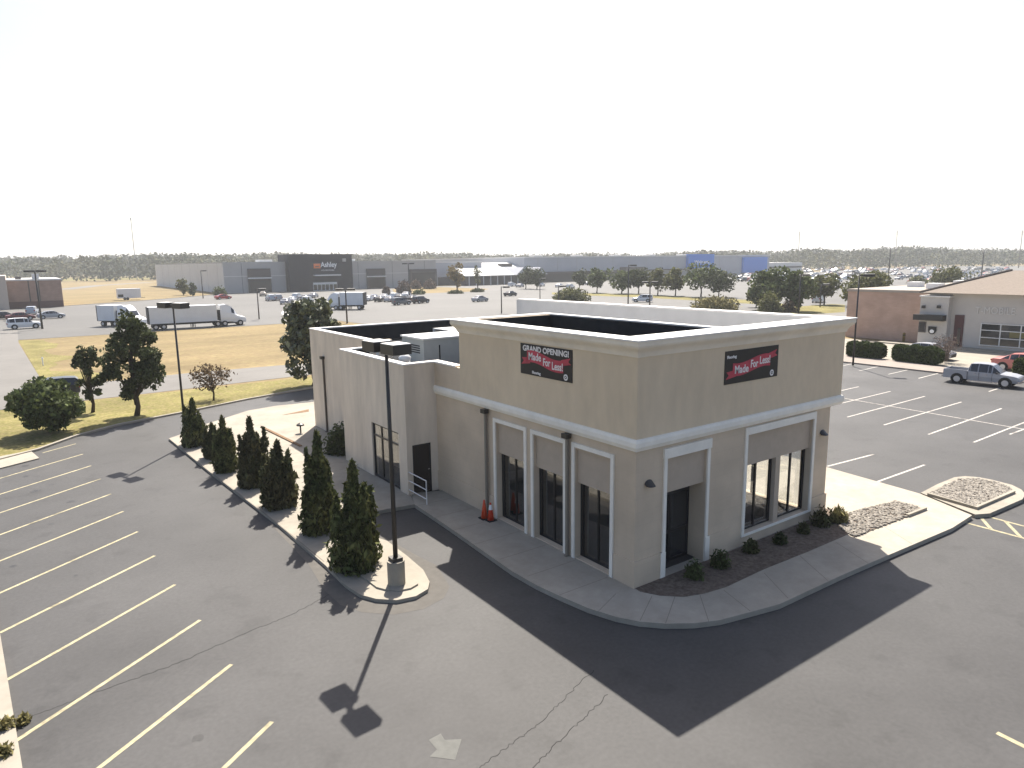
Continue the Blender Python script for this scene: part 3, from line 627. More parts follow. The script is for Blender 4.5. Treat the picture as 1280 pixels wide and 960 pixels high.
# low zone, wing and taller rear block
mb = MB()
WO0, WO1, WOz = 12.1, 14.74, 2.62
mb.box(WX, WY0, 0.1, -1.14, WY0 + 0.25, LOWZ - 0.06).box(-0.28, WY0, 0.1, 0.042, WY0 + 0.25, 4.4).box(-0.28, WY0 + 0.001, 4.4, 0.0, WY0 + 0.25, LOWZ - 0.06).box(-1.14, WY0, 2.2, -0.28, WY0 + 0.25, LOWZ - 0.06)
mb.box(WX, WY0 + 0.25, 0.1, WX + 0.25, WO0, LOWZ - 0.06).box(WX, WO1, 0.1, WX + 0.25, WY1, LOWZ - 0.06).box(WX, WO0, WOz, WX + 0.25, WO1, LOWZ - 0.06)
mb.box(WX + 0.25, WY1 - 0.25, 0.1, 0.0, WY1, LOWZ - 0.06)
mb.build('wing_wall', 'stucco_pale', RB)
mb = MB(); mb.box(0.0, WY1 - 0.25, 0.1, 0.3, 26.0, TALLZ - 0.06).box(0.3, 25.7, 0.1, 10.19, 26.0, TALLZ - 0.06).box(0.3, WY1 - 0.25, 4.9, 1.2, WY1, TALLZ - 0.06)
mb.build('rear_block_wall', 'stucco_pale', RB)
mb = MB(); c = 0.03
mb.box(WX - c, WY0 - c, LOWZ - 0.06, 0.33, WY0 + 0.28, LOWZ).box(WX - c, WY0 + 0.28, LOWZ - 0.06, WX + 0.3, WY1 + c, LOWZ).box(WX + 0.3, WY1 - 0.28, LOWZ - 0.06, 0, WY1 + c, LOWZ).box(-c, BL + 0.28, LOWZ - 0.06, 0.33, WY0 - c, LOWZ)
mb.build('wing_coping', 'coping', RB)
mb = MB(); mb.box(-c, WY1 + 0.033, TALLZ - 0.06, 0.33, 26.03, TALLZ).box(0.33, 25.67, TALLZ - 0.06, 10.15, 26.03, TALLZ)
mb.build('rear_coping', 'coping', RB)
mb = MB(); mb.box(WX + 0.25, WY0 + 0.25, 4.85, 0.3, WY1 - 0.25, 4.9).box(0.3, WY0 + 0.25, 4.85, LW, 25.7, 4.9).box(0.3, 9.38, 4.4, LW, WY0 + 0.25, 4.9)
mb.box(0.3, 25.6, 4.9, 10.1, 25.69, TALLZ - 0.07).box(0.31, WY1, 4.9, 0.36, 25.6, TALLZ - 0.07).box(WX + 0.26, WY0 + 0.3, 4.9, WX + 0.29, WY1 - 0.3, LOWZ - 0.07).box(WX + 0.3, WY1 - 0.3, 4.9, -0.02, WY1 - 0.26, LOWZ - 0.07)
mb.box(0.31, BL + 0.02, 4.9, 4.5, BL + 0.05, 6.8)
mb.build('rear_roof', 'membrane', RB)
MB().box(0.36, WY0 + 0.3, 0.1, LW - 0.3, 25.6, 0.16).box(WX + 0.25, WY0 + 0.25, 0.1, 0.0, WY1 - 0.25, 0.16).build('rear_floor', 'interior', RB)
# wing storefront and service door
w = MB()
for y in (WO0, 12.95, 13.83, WO1 - 0.09): w.box(WX + 0.06, y, 0.15, WX + 0.13, y + 0.09, WOz)
for a, b in ((WO0 + 0.09, 12.95), (13.04, 13.83), (13.92, WO1 - 0.09)):
    for z, hh in ((0.15, 0.1), (2.02, 0.07), (WOz - 0.08, 0.08)): w.box(WX + 0.062, a, z, WX + 0.128, b, z + hh)
w = w.build('storefront_window', 'frame_black', RB); MB().box(WX + 0.09, WO0, 0.15, WX + 0.096, WO1, WOz).build('pane', 'glass', w)
d = MB().box(-1.12, WY0 + 0.07, 0.16, -0.30, WY0 + 0.12, 2.18).build('service_door', 'door_dark', RB)
MB().box(-1.14, WY0 + 0.04, 0.12, -1.08, WY0 + 0.2, 2.2).box(-0.34, WY0 + 0.04, 0.12, -0.28, WY0 + 0.2, 2.2).box(-1.08, WY0 + 0.04, 2.13, -0.34, WY0 + 0.2, 2.2).build('door_frame', 'frame_black', d)
MB().tube([(-0.42, WY0 + 0.03, 1.08), (-0.42, WY0 + 0.07, 1.08)], 0.025, 8).box(-0.44, WY0 + 0.015, 1.06, -0.52 + 0.16, WY0 + 0.03, 1.1).build('handle', 'chrome', d)
# downspouts with conductor heads, wall lights
for y, x, zt, m in ((7.55, 0.0, 4.14, 'downspout'), (2.91, 0.0, 4.14, 'downspout'), (23.95, 0.0, 4.4, 'downspout_dark')):
    p = MB().box(x - 0.1, y - 0.05, 0.2, x - 0.015, y + 0.05, zt - 0.08).box(x - 0.16, y - 0.05, 0.16, x - 0.02, y + 0.05, 0.2).build('downspout', m, RB)
    MB().prism([(x - 0.2, y - 0.13), (x - 0.005, y - 0.13), (x - 0.005, y + 0.13), (x - 0.2, y + 0.13)], zt - 0.08, zt + 0.07).build('conductor_head', 'bronze', p)
for x, z in ((0.56, 3.2), (9.47, 3.3)):
    q = MB(); n = 8
    for k in range(n + 1):
        t = math.pi * k / n; q.v.append((x - 0.17 * math.cos(t), 0.035, z + 0.12 * math.sin(t)))
    for k in range(n + 1):
        t = math.pi * k / n; q.v.append((x - 0.15 * math.cos(t), -0.02 - 0.16 * math.sin(t) ** 0.6, z - 0.06))
    for k in range(n): q.f.append((k, k + 1, n + 2 + k, n + 1 + k)); q.m.append(0)
    q.f.append(tuple(range(n + 1, 2 * n + 2))); q.m.append(0); q.f.append(tuple(range(n, -1, -1))); q.m.append(0)
    q.build('wall_light', 'bronze', RB)

# rooftop equipment
rt = empty('rooftop_unit', (1.8, 14.3, 4.9), 'large pale grey air handling unit on the low roof behind the pole lamp', 'rooftop unit')
MB().box(.55, 13.25, 5.05, 3.4, 15.3, 6.22).build('cabinet', 'hvac', rt); MB().box(.5, 13.2, 6.22, 3.46, 15.36, 6.29).build('lid', 'white_metal', rt)
MB().box(.6, 13.3, 4.9, 3.35, 15.25, 5.05).build('curb', 'white_metal', rt); MB().box(1.3, 13.235, 5.1, 1.36, 13.25, 5.95).build('seam', 'plastic_dark', rt)
for z in (5.6, 5.7, 5.8, 5.9): MB().box(.535, 13.6, z, .55, 14.6, z + .05).build('louvre', 'plastic_dark', rt)
rt = empty('exhaust_fan', (-.45, 13.1, 4.9), 'small white exhaust fan on the low roof left of the grey air handler', 'roof vent')
MB().box(-.7, 12.85, 4.9, -.2, 13.35, 5.35).build('curb', 'white_metal', rt); MB().tube([(-.45, 13.1, 5.35), (-.45, 13.1, 5.58), (-.45, 13.1, 5.72)], [0.2, 0.27, 0.12], 14).build('cowl', 'white_metal', rt, smooth=True)
rt = empty('vent_pipe', (-0.55, 15.6, 4.9), 'thin white vent pipe on the wing roof by the parapet', 'vent pipe')
MB().tube([(-0.55, 15.6, 4.9), (-0.55, 15.6, 5.72)], 0.06, 10).build('pipe', 'white_metal', rt); MB().tube([(-0.55, 15.6, 5.72), (-0.55, 15.6, 5.82)], [0.11, 0.05], 10).build('cap', 'white_metal', rt)

# banners
def banner(name, label, P, ax, w, h, grand):
    """P lower left corner in the wall plane"""
    P = np.array(P); r = np.array(ax[0]); u = np.array(ax[1]); nrm = np.cross(r, u)
    root = empty(name, tuple(P), label, 'banner', 'banners under the cornice')
    def slab(nm, pts, d0, d1, m):
        q = MB(); n = len(pts)
        q.v = [tuple(P + r * a + u * b + nrm * d0) for a, b in pts] + [tuple(P + r * a + u * b + nrm * d1) for a, b in pts]
        q.f = [tuple(range(n, 2 * n))] + [(i, (i + 1) % n, n + (i + 1) % n, n + i) for i in range(n)]; q.m = [0] * len(q.f)
        return q.build(nm, m, root)
    slab('sheet', [(0, 0), (w, 0), (w, h), (0, h)], 0.004, 0.02, 'banner_black')
    N = 16; top = []; bot = []; s = -1 if grand else 1
    for k in range(N + 1):
        t = k / N; a = w * (0.14 + 0.70 * t); c = h * ((0.52 if grand else 0.5) + s * 0.085 * math.sin((t - 0.5) * 2 * math.pi * 0.75) - (0.03 if grand else -0.02) * (t - .5))
        top.append((a, c + h * 0.19)); bot.append((a, c - h * 0.19))
    slab('ribbon', bot + top[::-1], 0.0215, 0.03, 'banner_red')
    l0, r0 = (bot[0][1] + top[0][1]) / 2, (bot[-1][1] + top[-1][1]) / 2
    slab('ribbon_tail', [(w * 0.02, l0 - h * 0.28), (w * 0.2, l0 - h * 0.22), (w * 0.2, l0 - h * 0.02), (w * 0.03, l0 - h * 0.06), (w * 0.07, l0 - h * 0.16)], 0.0205, 0.025, 'banner_red')
    slab('ribbon_tail', [(w * 0.8, r0 + h * 0.02), (w * 0.98, r0 + h * 0.1), (w * 0.93, r0 + h * 0.18), (w * 0.97, r0 + h * 0.3), (w * 0.8, r0 + h * 0.2)], 0.0205, 0.025, 'banner_red')
    words = ['Made', 'For', 'Less!']; xs = [(0.17, 0.25), (0.46, 0.14), (0.63, 0.2)]
    for wd, (a, ww) in zip(words, xs):
        t = (a + ww / 2 - 0.14) / 0.70; c = h * ((0.52 if grand else 0.5) + s * 0.085 * math.sin((t - 0.5) * 2 * math.pi * 0.75) - (0.03 if grand else -0.02) * (t - .5))
        text('lettering', wd, h * 0.33, 'banner_white', root, P + r * a * w + u * (c - h * 0.11) + nrm * 0.0325, ax, 0.002, ww * w, bold=0.008)
    if grand:
        text('headline', 'GRAND OPENING!', h * 0.25, 'banner_white', root, P + r * 0.05 * w + u * h * 0.77 + nrm * 0.024, ax, 0.002, w * 0.89, bold=0.009)
        text('small_print', 'Flooring', h * 0.12, 'banner_white', root, P + r * 0.24 * w + u * h * 0.06 + nrm * 0.024, ax, 0.002, w * 0.17, bold=0.006)
    else:
        text('small_print', 'Flooring', h * 0.12, 'banner_white', root, P + r * 0.03 * w + u * h * 0.78 + nrm * 0.024, ax, 0.002, w * 0.17, bold=0.006)
    cx, cy, q = w * 0.885, h * 0.14, h * 0.1
    slab('badge', [(cx + q * math.cos(2 * math.pi * k / 16), cy + q * math.sin(2 * math.pi * k / 16)) for k in range(16)], 0.021, 0.026, 'banner_white')
    slab('badge_mark', [(cx + q * 0.55 * math.cos(2 * math.pi * k / 12), cy + q * 0.5 * math.sin(2 * math.pi * k / 12)) for k in range(12)], 0.0265, 0.029, 'banner_black')
    slab('badge_mark', [(cx + q * 0.28 * math.cos(2 * math.pi * k / 12), cy + q * 0.25 * math.sin(2 * math.pi * k / 12)) for k in range(12)], 0.0295, 0.032, 'banner_white')
banner('banner', 'black and red GRAND OPENING banner on the tan wall above the three tall windows', (0, 5.38, 5.81), LEFTFACE, 2.66, 1.02, True)
banner('banner', 'black and red banner without the GRAND OPENING line, on the tan wall above the entrance', (3.72, 0, 5.70), FRONTFACE, 2.72, 1.03, False)

# ---------------------------------------------------------------- small things by the building
def cone(base, label, m, h, collar):
    x, y, z = base; r = empty('traffic_cone', base, label, 'traffic cone', 'traffic cones by the side wall')
    MB().box(x - 0.17, y - 0.17, z + 0.001, x + 0.17, y + 0.17, z + 0.035).build('base', 'black_rubber', r)
    MB().tube([(x, y, z + 0.035), (x, y, z + h)], [0.13, 0.028], 16).build('cone', m, r, smooth=True)
    if collar:
        MB().tube([(x, y, z + h * 0.62), (x, y, z + h * 0.9)], [0.074, 0.044], 16, caps=False).build('collar', 'reflective', r, smooth=True)
cone(G(605.5, 648, zs), 'orange traffic cone standing behind the collared cone at the downspout', 'orange', 0.72, False)
cone(G(613.5, 650.5, zs), 'red orange traffic cone with a white reflective collar in front of the downspout', 'red_cone', 0.68, True)
a = np.array(G(508.5, 616, zs)); b = np.array(G(533, 631, zs)); b[0] = a[0] = (a[0] + b[0]) / 2
hr = empty('handrail', tuple(a), 'white three bar handrail at the sidewalk edge before the service door', 'railing')
MB().tube([tuple(a), tuple(a + [0, 0, 0.98])], 0.025, 8).build('post', 'rail_white', hr); MB().tube([tuple(b), tuple(b + [0, 0, 0.98])], 0.025, 8).build('post', 'rail_white', hr)
for z in (0.22, 0.6, 0.97): MB().tube([tuple(a + [0, 0, z]), tuple(b + [0, 0, z])], 0.022, 8).build('rail', 'rail_white', hr)
p = G(376, 541, zs); bl = empty('path_light', p, 'dark mushroom shaped path light on the pale plaza', 'path light')
MB().tube([p, (p[0], p[1], p[2] + 0.45)], 0.045, 8).build('post', 'bronze', bl); MB().tube([(p[0], p[1], p[2] + 0.42), (p[0], p[1], p[2] + 0.5), (p[0], p[1], p[2] + 0.58)], [0.22, 0.2, 0.05], 14).build('cap', 'bronze', bl)

# plants by the building
q = G(406, 572, zs); shrub('shrub', 'dark clipped dome shrub in the nook against the rear block wall', (-1.0, 19.35), 1.35, 1.75, 'leaf_dark', 3200, 0.09, zs)
lab = ['low dark shrub in the shaded bed before the entrance, nearest the sidewalk', 'dark shrub in the shaded bed right of the entrance jamb', 'round dark shrub below the left end of the wide window', 'small dark shrub below the middle of the wide window', 'small dark shrub below the right half of the wide window', 'brownish spiky shrub at the wall end by the wide window']
for (px, py, w, h, m), t in zip(((868, 722, 0.55, 0.5, 'leaf_dark'), (900, 708, 0.6, 0.55, 'leaf_dark'), (938, 690, 0.5, 0.4, 'conifer_brown'), (975, 679, 0.45, 0.35, 'leaf_dark'), (1004, 666, 0.4, 0.35, 'conifer_brown'), (1026, 656, 0.7, 0.65, 'conifer_brown')), lab):
    g = G(px, py, zb); shrub('shrub', t, (g[0], min(g[1], -0.45)), h, w, m, 380, 0.06, zb - 0.01, 'shrubs in the bed under the front wall', up=0.5, aspect=3)
g = G(1048, 652, zb); shrub('ornamental_grass', 'yellow green grass tuft in the sun at the bed corner', g, 0.5, 0.6, 'leaf_tan', 700, 0.05, zb - 0.01, cat='grass tuft', up=1.0, aspect=6)

# ---------------------------------------------------------------- conifers on the island
CF = [((245, 556), 502, 41, 'conifer', 'broad dark conifer at the far end of the island, before the tall pole'), ((268, 572), 533, 27, 'conifer_brown', 'short brownish conifer between the two far dark ones'),
      ((283, 589), 524, 34, 'conifer', 'dark forked top conifer, third from the far end of the island'), ((318, 606), 526, 42, 'conifer_brown', 'thin crowned brown tinged conifer in the middle of the island row'),
      ((352, 632), 556, 50, 'conifer_brown', 'bushy conifer with brown tips, third from the near end'), ((403, 662), 545, 58, 'conifer', 'tall pointed conifer, second from the near end of the island'), ((447, 708), 583, 66, 'conifer', 'largest dark conifer next to the concrete pole base')]
for (b, ty, wpx, m, t) in CF:
    g = G(*b, zi); s = depth(g) / FPX; conifer(t, g, height_at(g, ty) - zi + 0.1, wpx * s * 0.97, m, 6000 if b[1] > 600 else 3600, 0.105, 'conifers along the parking island', z=zi)

# ---------------------------------------------------------------- pole lamps
def shoebox(root, c, d, L=0.95, Wd=0.5, H=0.28, arm=0.3):
    """flat lamp head: c arm start, d horizontal unit direction"""
    d = np.array([d[0], d[1], 0.0]); d /= np.linalg.norm(d); n = np.array([-d[1], d[0], 0]); c = np.array(c)
    def bx(a0, a1, w, z0, z1): return [tuple(c + d * a + n * b + [0, 0, z]) for z in (z0, z1) for a, b in ((a0, -w), (a1, -w), (a1, w), (a0, w))]
    F6 = [(0, 3, 2, 1), (4, 5, 6, 7), (0, 1, 5, 4), (1, 2, 6, 5), (2, 3, 7, 6), (3, 0, 4, 7)]
    h = MB().add(bx(arm, arm + L, Wd / 2, -H * 0.5, H * 0.5), F6).add(bx(0.0, arm, 0.04, -0.05, 0.05), F6).build('lamp_head', 'bronze', root)
    MB().add(bx(arm + L * 0.1, arm + L * 0.9, Wd * 0.4, -H * 0.5 - 0.02, -H * 0.5 - 0.001), F6).build('lens', 'lens', h)
    MB().add(bx(arm + 0.01, arm + L - 0.01, Wd / 2 - 0.01, H * 0.5 + 0.001, H * 0.5 + 0.02), F6).build('top_plate', 'coping', h)
def lamp_post(base, h, label, dirs, r=0.065, m='bronze', head=(0.95, 0.5, 0.28), ped=0.0, group='lamp posts'):
    x, y, z = base; root = empty('lamp_post', base, label, 'lamp post', group)
    if ped: MB().tube([(x, y, z - 0.02), (x, y, z + ped)], 0.26, 20).build('concrete_base', 'concrete', root); MB().box(x - 0.16, y - 0.16, z + ped, x + 0.16, y + 0.16, z + ped + 0.1).build('base_cover', 'bronze', root)
    MB().tube([(x, y, z + (ped + 0.1 if ped else -0.02)), (x, y, z + h)], [r * 1.2, r * 0.85], 10).build('pole', m, root, smooth=True)
    for d in dirs: shoebox(root, (x, y, z + h - 0.12), d, *head)
    return root
pb = G(496, 731, zi)
tip = np.array(G(470, 908)[:2]); tip2 = np.array(G(455, 893)[:2])
lamp_post((pb[0], pb[1], zi), height_at(pb, 431) - zi + 0.05, 'near black lamp post with two flat heads on a round concrete base', [(-0.08, 1), (0.08, -1)], 0.06, head=(0.68, 0.58, 0.27, 0.18), ped=0.78)
pf = G(233, 553, zi); lamp_post((pf[0], pf[1], zi), height_at(pf, 379) - zi, 'thin black lamp post at the far end of the conifer island', [(-0.38, 0.92), (0.38, -0.92)], 0.055, head=(0.72, 0.55, 0.27))
g = G(1066, 458); lamp_post((g[0], g[1], 0.1), height_at(g, 344), 'rust black lamp post behind the hedge before the brick wall', [(0.5, -0.86)], 0.07, 'bronze', (0.9, 0.4, 0.22))

# ---------------------------------------------------------------- vehicles (built at the origin, front towards +x)
SED = [(-2.28, .70, .36, .55, .84, .87, .60), (-2.16, .84, .26, .6, .97, 1.01, .68), (-1.6, .90, .22, .62, .98, 1.05, .70), (-0.95, .91, .2, .62, .97, 1.39, .58), (-0.35, .91, .2, .62, .95, 1.46, .60),
       (0.35, .91, .2, .62, .94, 1.45, .60), (0.62, .91, .2, .62, .93, 1.40, .58), (1.32, .90, .2, .6, .91, .96, .68), (2.0, .86, .22, .55, .78, .83, .62), (2.25, .76, .26, .5, .66, .70, .55), (2.32, .66, .34, .48, .58, .6, .5)]
SUVS = [(-2.3, .76, .42, .7, 1.02, 1.08, .66), (-2.22, .88, .32, .7, 1.08, 1.5, .66), (-2.0, .93, .28, .7, 1.08, 1.68, .66), (-1.2, .94, .26, .7, 1.06, 1.74, .68), (0.0, .94, .26, .7, 1.05, 1.73, .68), (0.5, .94, .26, .7, 1.04, 1.66, .66),
        (1.15, .93, .26, .68, 1.02, 1.1, .74), (1.95, .90, .28, .62, .95, 1.0, .68), (2.25, .82, .32, .6, .82, .86, .6), (2.34, .72, .4, .56, .7, .72, .55)]
SEDP = dict(rear=(2, 3), front=(6, 7), side=(3, 6), wx=(-1.38, 1.42), wr=.33)
SUVP = dict(rear=(1, 2), front=(5, 6), side=(2, 5), wx=(-1.36, 1.44), wr=.37)
PKS = [(-1.0, .96, .42, .8, 1.16, 1.2, .78), (-0.95, .96, .42, .8, 1.16, 1.5, .72), (-0.82, .96, .42, .8, 1.16, 1.84, .66), (-0.2, .97, .42, .8, 1.15, 1.9, .68), (0.55, .97, .42, .8, 1.14, 1.89, .68), (0.8, .97, .42, .8, 1.14, 1.82, .66),
       (1.5, .96, .42, .8, 1.12, 1.2, .78), (2.3, .95, .44, .78, 1.06, 1.12, .72), (2.72, .9, .44, .7, .98, 1.02, .66), (2.82, .8, .5, .66, .9, .92, .6)]
PKP = dict(rear=(1, 2), front=(5, 6), side=(2, 5), wx=(-1.75, 1.85), wr=.42)

def ring(s):
    x, w, zb, zm, zs_, zr, wr = s
    return [(x, -w * .9, zb), (x, -w, zm), (x, -w * .97, zs_), (x, -wr, zr), (x, wr, zr), (x, w * .97, zs_), (x, w, zm), (x, w * .9, zb)]
def body_mesh(st, q=None):
    q = q or MB(); b = len(q.v)
    for s in st: q.v += ring(s)
    for i in range(len(st) - 1):
        for k in range(8):
            j = (k + 1) % 8; q.f.append((b + i * 8 + k, b + i * 8 + j, b + (i + 1) * 8 + j, b + (i + 1) * 8 + k)); q.m.append(0)
    q.f.append(tuple(b + k for k in range(7, -1, -1))); q.m.append(0); e = b + (len(st) - 1) * 8; q.f.append(tuple(e + k for k in range(8))); q.m.append(0)
    return q
def pane(q, a, b, c, d, inset=.1, off=.008, mi=0):
    P = [Vector(p) for p in (a, b, c, d)]; ce = sum(P, Vector()) / 4; n = (P[1] - P[0]).cross(P[3] - P[0]).normalized()
    if n.dot(ce - Vector((ce.x * 0.9, 0, 0.8))) < 0: n = -n
    q.add([tuple(p.lerp(ce, inset) + n * off) for p in P], [(0, 1, 2, 3)], mi)
def glass_faces(q, st, P, mi=0):
    R_ = [ring(s) for s in st]; a, b = P['front']; pane(q, R_[a][3], R_[b][3], R_[b][4], R_[a][4], .08, .008, mi)
    a, b = P['rear']; pane(q, R_[a][3], R_[b][3], R_[b][4], R_[a][4], .1, .008, mi)
    a, b = P['side']
    for i in range(a, b):
        for (u, v) in ((2, 3), (5, 4)): pane(q, R_[i][u], R_[i + 1][u], R_[i + 1][v], R_[i][v], .1, .008, mi)
    for (i, j) in ((P['rear'][1] - 1, P['rear'][1]), (P['front'][0], P['front'][1])):
        for (u, v) in ((2, 3), (5, 4)):
            A, B, C_, D_ = (Vector(R_[k][m]) for k, m in ((i, u), (j, u), (j, v), (i, v)))
            pane(q, A, B, C_, D_, .2, .008, mi)
def wheels(root, P, w):
    for sx in P['wx']:
        for s in (-1, 1):
            wl = MB().tube([(sx, s * (w - .22), P['wr']), (sx, s * (w + .012), P['wr'])], P['wr'], 18).build('wheel', 'tyre', root)
            MB().tube([(sx, s * (w + .0), P['wr']), (sx, s * (w + .02), P['wr'])], [P['wr'] * .66, P['wr'] * .6], 14).build('rim', 'rim', wl)
PROTO = {}
def car(kind, colour, label, loc, heading, group=None, cat='car', sc=1.0):
    key = (kind, colour)
    if key in PROTO:
        r = copy_tree(PROTO[key]); tag(r, label, cat)
        if 'group' in r: del r['group']
        if group: r['group'] = group
    else:
        r = empty({'sedan': 'parked_car', 'suv': 'parked_suv', 'pickup': 'pickup_truck'}[kind], (0, 0, 0), label, cat, group); PROTO[key] = r
        st, P = dict(sedan=(SED, SEDP), suv=(SUVS, SUVP), pickup=(PKS, PKP))[kind]; w = max(s[1] for s in st); m = 'car_' + colour
        q = body_mesh(st)
        if kind == 'pickup':
            q.box(-2.82, -.95, .46, -1.02, -.86, 1.24).box(-2.82, .86, .46, -1.02, .95, 1.24).box(-2.86, -.93, .46, -2.8, .93, 1.22).box(-2.8, -.86, .5, -1.02, .86, .72).box(-1.08, -.86, .72, -1.02, .86, 1.2)
        b = q.build('body', m, r, smooth=False)
        for i, s in enumerate(P['wx']):
            for sd in (-1, 1): MB().tube([(s, sd * (w - .2), P['wr'] + .02), (s, sd * (w + .004), P['wr'] + .02)], P['wr'] * 1.18, 18).build('wheel_arch', 'plastic_dark', r)
        g = MB(); glass_faces(g, st, P); g.build('windows', 'car_glass', r)
        wheels(r, P, w)
        fx = st[-2][0]; zl = st[-2][4]; fw = st[-2][1]
        for sd in (-1, 1):
            MB().box(fx - .1, sd * (fw - .3), zl - .12, fx + .035, sd * (fw - .02), zl + .0).build('headlight', 'lamp_clear', r)
            rx = -2.87 if kind == 'pickup' else st[0][0] - .02
            MB().box(rx - .005, sd * .6, .78, rx + .1, sd * (.92 if kind == 'pickup' else st[1][1] - .02), 1.02 if kind != 'sedan' else .9).build('tail_light', 'lamp_red', r)
            mx = st[P['front'][0]][0] + .35; MB().box(mx, sd * (w - .02), st[4][4] + .02, mx + .12, sd * (w + .17), st[4][4] + .17).build('mirror', 'plastic_dark' if kind == 'pickup' else m, r)
        MB().box(fx + .0, -.5, .42 if kind == 'pickup' else .3, fx + .09, .5, zl - .05).build('grille', 'plastic_dark', r)
        if kind == 'pickup':
            MB().box(2.74, -.92, .46, 2.93, .92, .66).build('bumper', 'chrome', r); MB().box(-2.98, -.9, .5, -2.86, .9, .66).build('bumper', 'chrome', r)
            for sd in (-1, 1): MB().box(-.95, sd * .93, .34, 1.3, sd * 1.03, .42).build('running_board', 'chrome', r)
            for sd in (-1, 1):
                for xs in (-.98, -.12, .86): MB().box(xs, sd * .955, .5, xs + .025, sd * .972, 1.13).build('door_seam', 'plastic_dark', r)
                for xs in (-.5, .35): MB().box(xs, sd * .96, .98, xs + .2, sd * .985, 1.02).build('door_handle', 'chrome', r)
            MB().box(-2.8, -.85, .72, -1.08, .85, .735).build('bed_liner', 'plastic_dark', r)
    r.location = loc; r.rotation_euler.z = heading; r.scale = (sc, sc, sc); return r
def face_to(a, b): return math.atan2(b[1] - a[1], b[0] - a[0])

g0, g1 = G(1186, 479), G(1254, 488)
h = face_to(g0, g1); pc = ((g0[0] + g1[0]) / 2 + 1.5, (g0[1] + g1[1]) / 2 + .1, 0)
car('pickup', 'silver', 'silver crew cab pickup truck parked across the right lot', pc, -1.46, sc=0.85)
g = G(1270, 465); car('sedan', 'coral', 'pale red car parked before the shop front, cut by the photo edge', (g[0] + 1.0, g[1] - .3, 0), -1.5)
g = G(1172, 449); car('sedan', 'silver', 'pale car behind the second hedge and the bare shrub', (max(g[0], 51.6), g[1] + 1.0, 0), -1.55)
g = G(56, 500); car('suv', 'black', 'dark SUV on the road half hidden by the bushy tree', (g[0] + .4, g[1] + .9, 0), 3.08, sc=.84)
g = G(31, 411); car('suv', 'white', 'white SUV nearest the road in the group before the brown brick building', (g[0], g[1] + .6, 0), 0.08, 'cars before the brown brick building')
g = G(64, 398); car('sedan', 'silver', 'pale silver car nearest the open lot before the brown brick building', (g[0], g[1], 0), 0.1, 'cars before the brown brick building')
g = G(26, 400); car('sedan', 'maroon', 'maroon car just behind the white SUV', (g[0], g[1], 0), 0.1, 'cars before the brown brick building')
g = G(9, 399); car('sedan', 'black', 'black car at the left edge behind the white SUV', (g[0] - .5, g[1], 0), 0.1, 'cars before the brown brick building')
g = G(41, 393); car('suv', 'pale_blue', 'pale lilac van under the brown brick wall', (g[0], g[1], 0), 1.4, 'cars before the brown brick building')
g = G(279, 374); car('sedan', 'red', 'red car behind the white truck cab', (g[0], g[1], 0), 0.2)
g = G(1023, 378); car('suv', 'white', 'white SUV parked beside the trees beyond the cornice', (g[0], g[1], 0), 0.3)
g = G(600, 377); car('sedan', 'silver', 'silver car alone in the middle of the pale lot', (g[0], g[1], 0), 0.2)
g = G(638, 370); car('sedan', 'black', 'black car beside the middle lamp post in the pale lot', (g[0], g[1], 0), 0.3)
g = G(803, 377.5); car('suv', 'white', 'white car driving past the tree row', (g[0], g[1], 0), 2.2)
GR = 'cars parked before the grey store'
for (px, py, k, c, h, t) in ((338, 376, 'suv', 'pale_blue', 1.5, 'pale blue-grey SUV at the left end of the row before the grey store'), (347, 375.5, 'suv', 'silver', 1.5, 'silver SUV second from the left before the grey store'),
        (329, 370, 'sedan', 'tan', 1.2, 'low tan car beside the pale SUV before the grey store'), (358, 380, 'sedan', 'silver', 0.9, 'silver car turned outward right of the pale SUVs'), (366, 378, 'sedan', 'white', 0.9, 'white car between two silver ones before the dark portal'),
        (374, 381, 'sedan', 'black', 0.9, 'black car at the front of the row before the dark portal'), (372, 374, 'suv', 'white', 0.9, 'white SUV in the back row before the dark portal'), (382, 375, 'sedan', 'grey', 0.9, 'grey car in the back row before the dark portal'),
        (385, 379, 'suv', 'white', 0.9, 'white SUV partly behind the round leafy tree'), (392, 372, 'sedan', 'silver', 0.9, 'silver car under the portal doors'),
        (461, 376, 'sedan', 'white', 0.8, 'white car right of the white truck'), (468, 375, 'sedan', 'blue', 0.8, 'dark blue car right of the white truck'), (475, 377, 'sedan', 'black', 0.8, 'black car in the right cluster before the second dark window'),
        (481, 374, 'sedan', 'white', 0.8, 'white car in the back of the right cluster'), (487, 377, 'sedan', 'silver', 0.8, 'silver car in the middle of the right cluster'), (494, 374, 'suv', 'white', 0.8, 'white SUV in the right cluster by the lamp post'),
        (502, 381, 'suv', 'grey', 0.1, 'grey SUV in front of the right cluster'), (500, 374, 'sedan', 'grey', 0.8, 'grey car behind the grey SUV'), (516, 376, 'sedan', 'black', 0.5, 'black car right of the lamp post'), (526, 379, 'suv', 'black', 0.3, 'black SUV at the right end of the cluster'),
        (508, 371, 'sedan', 'white', 0.8, 'white car behind the lamp post')):
    g = G(px, py); car(k, c, t, (g[0], g[1], 0), h, GR)
for (px, py, k, c, t) in ((640, 358, 'suv', 'white', 'white SUV under the two dark trees by the white roofed garden shop'), (650, 359, 'sedan', 'silver', 'silver car under the dark trees by the garden shop'), (676, 358, 'suv', 'white', 'white SUV right of the dark trees'),
        (699, 359, 'sedan', 'white', 'white car at the left of the tree row'), (713, 361, 'suv', 'white', 'white SUV before the first tree of the row'), (733, 356, 'sedan', 'silver', 'silver car between the first two row trees')):
    g = G(px, py); car(k, c, t, (g[0], g[1], 0), 0.5, 'cars before the big grey store')

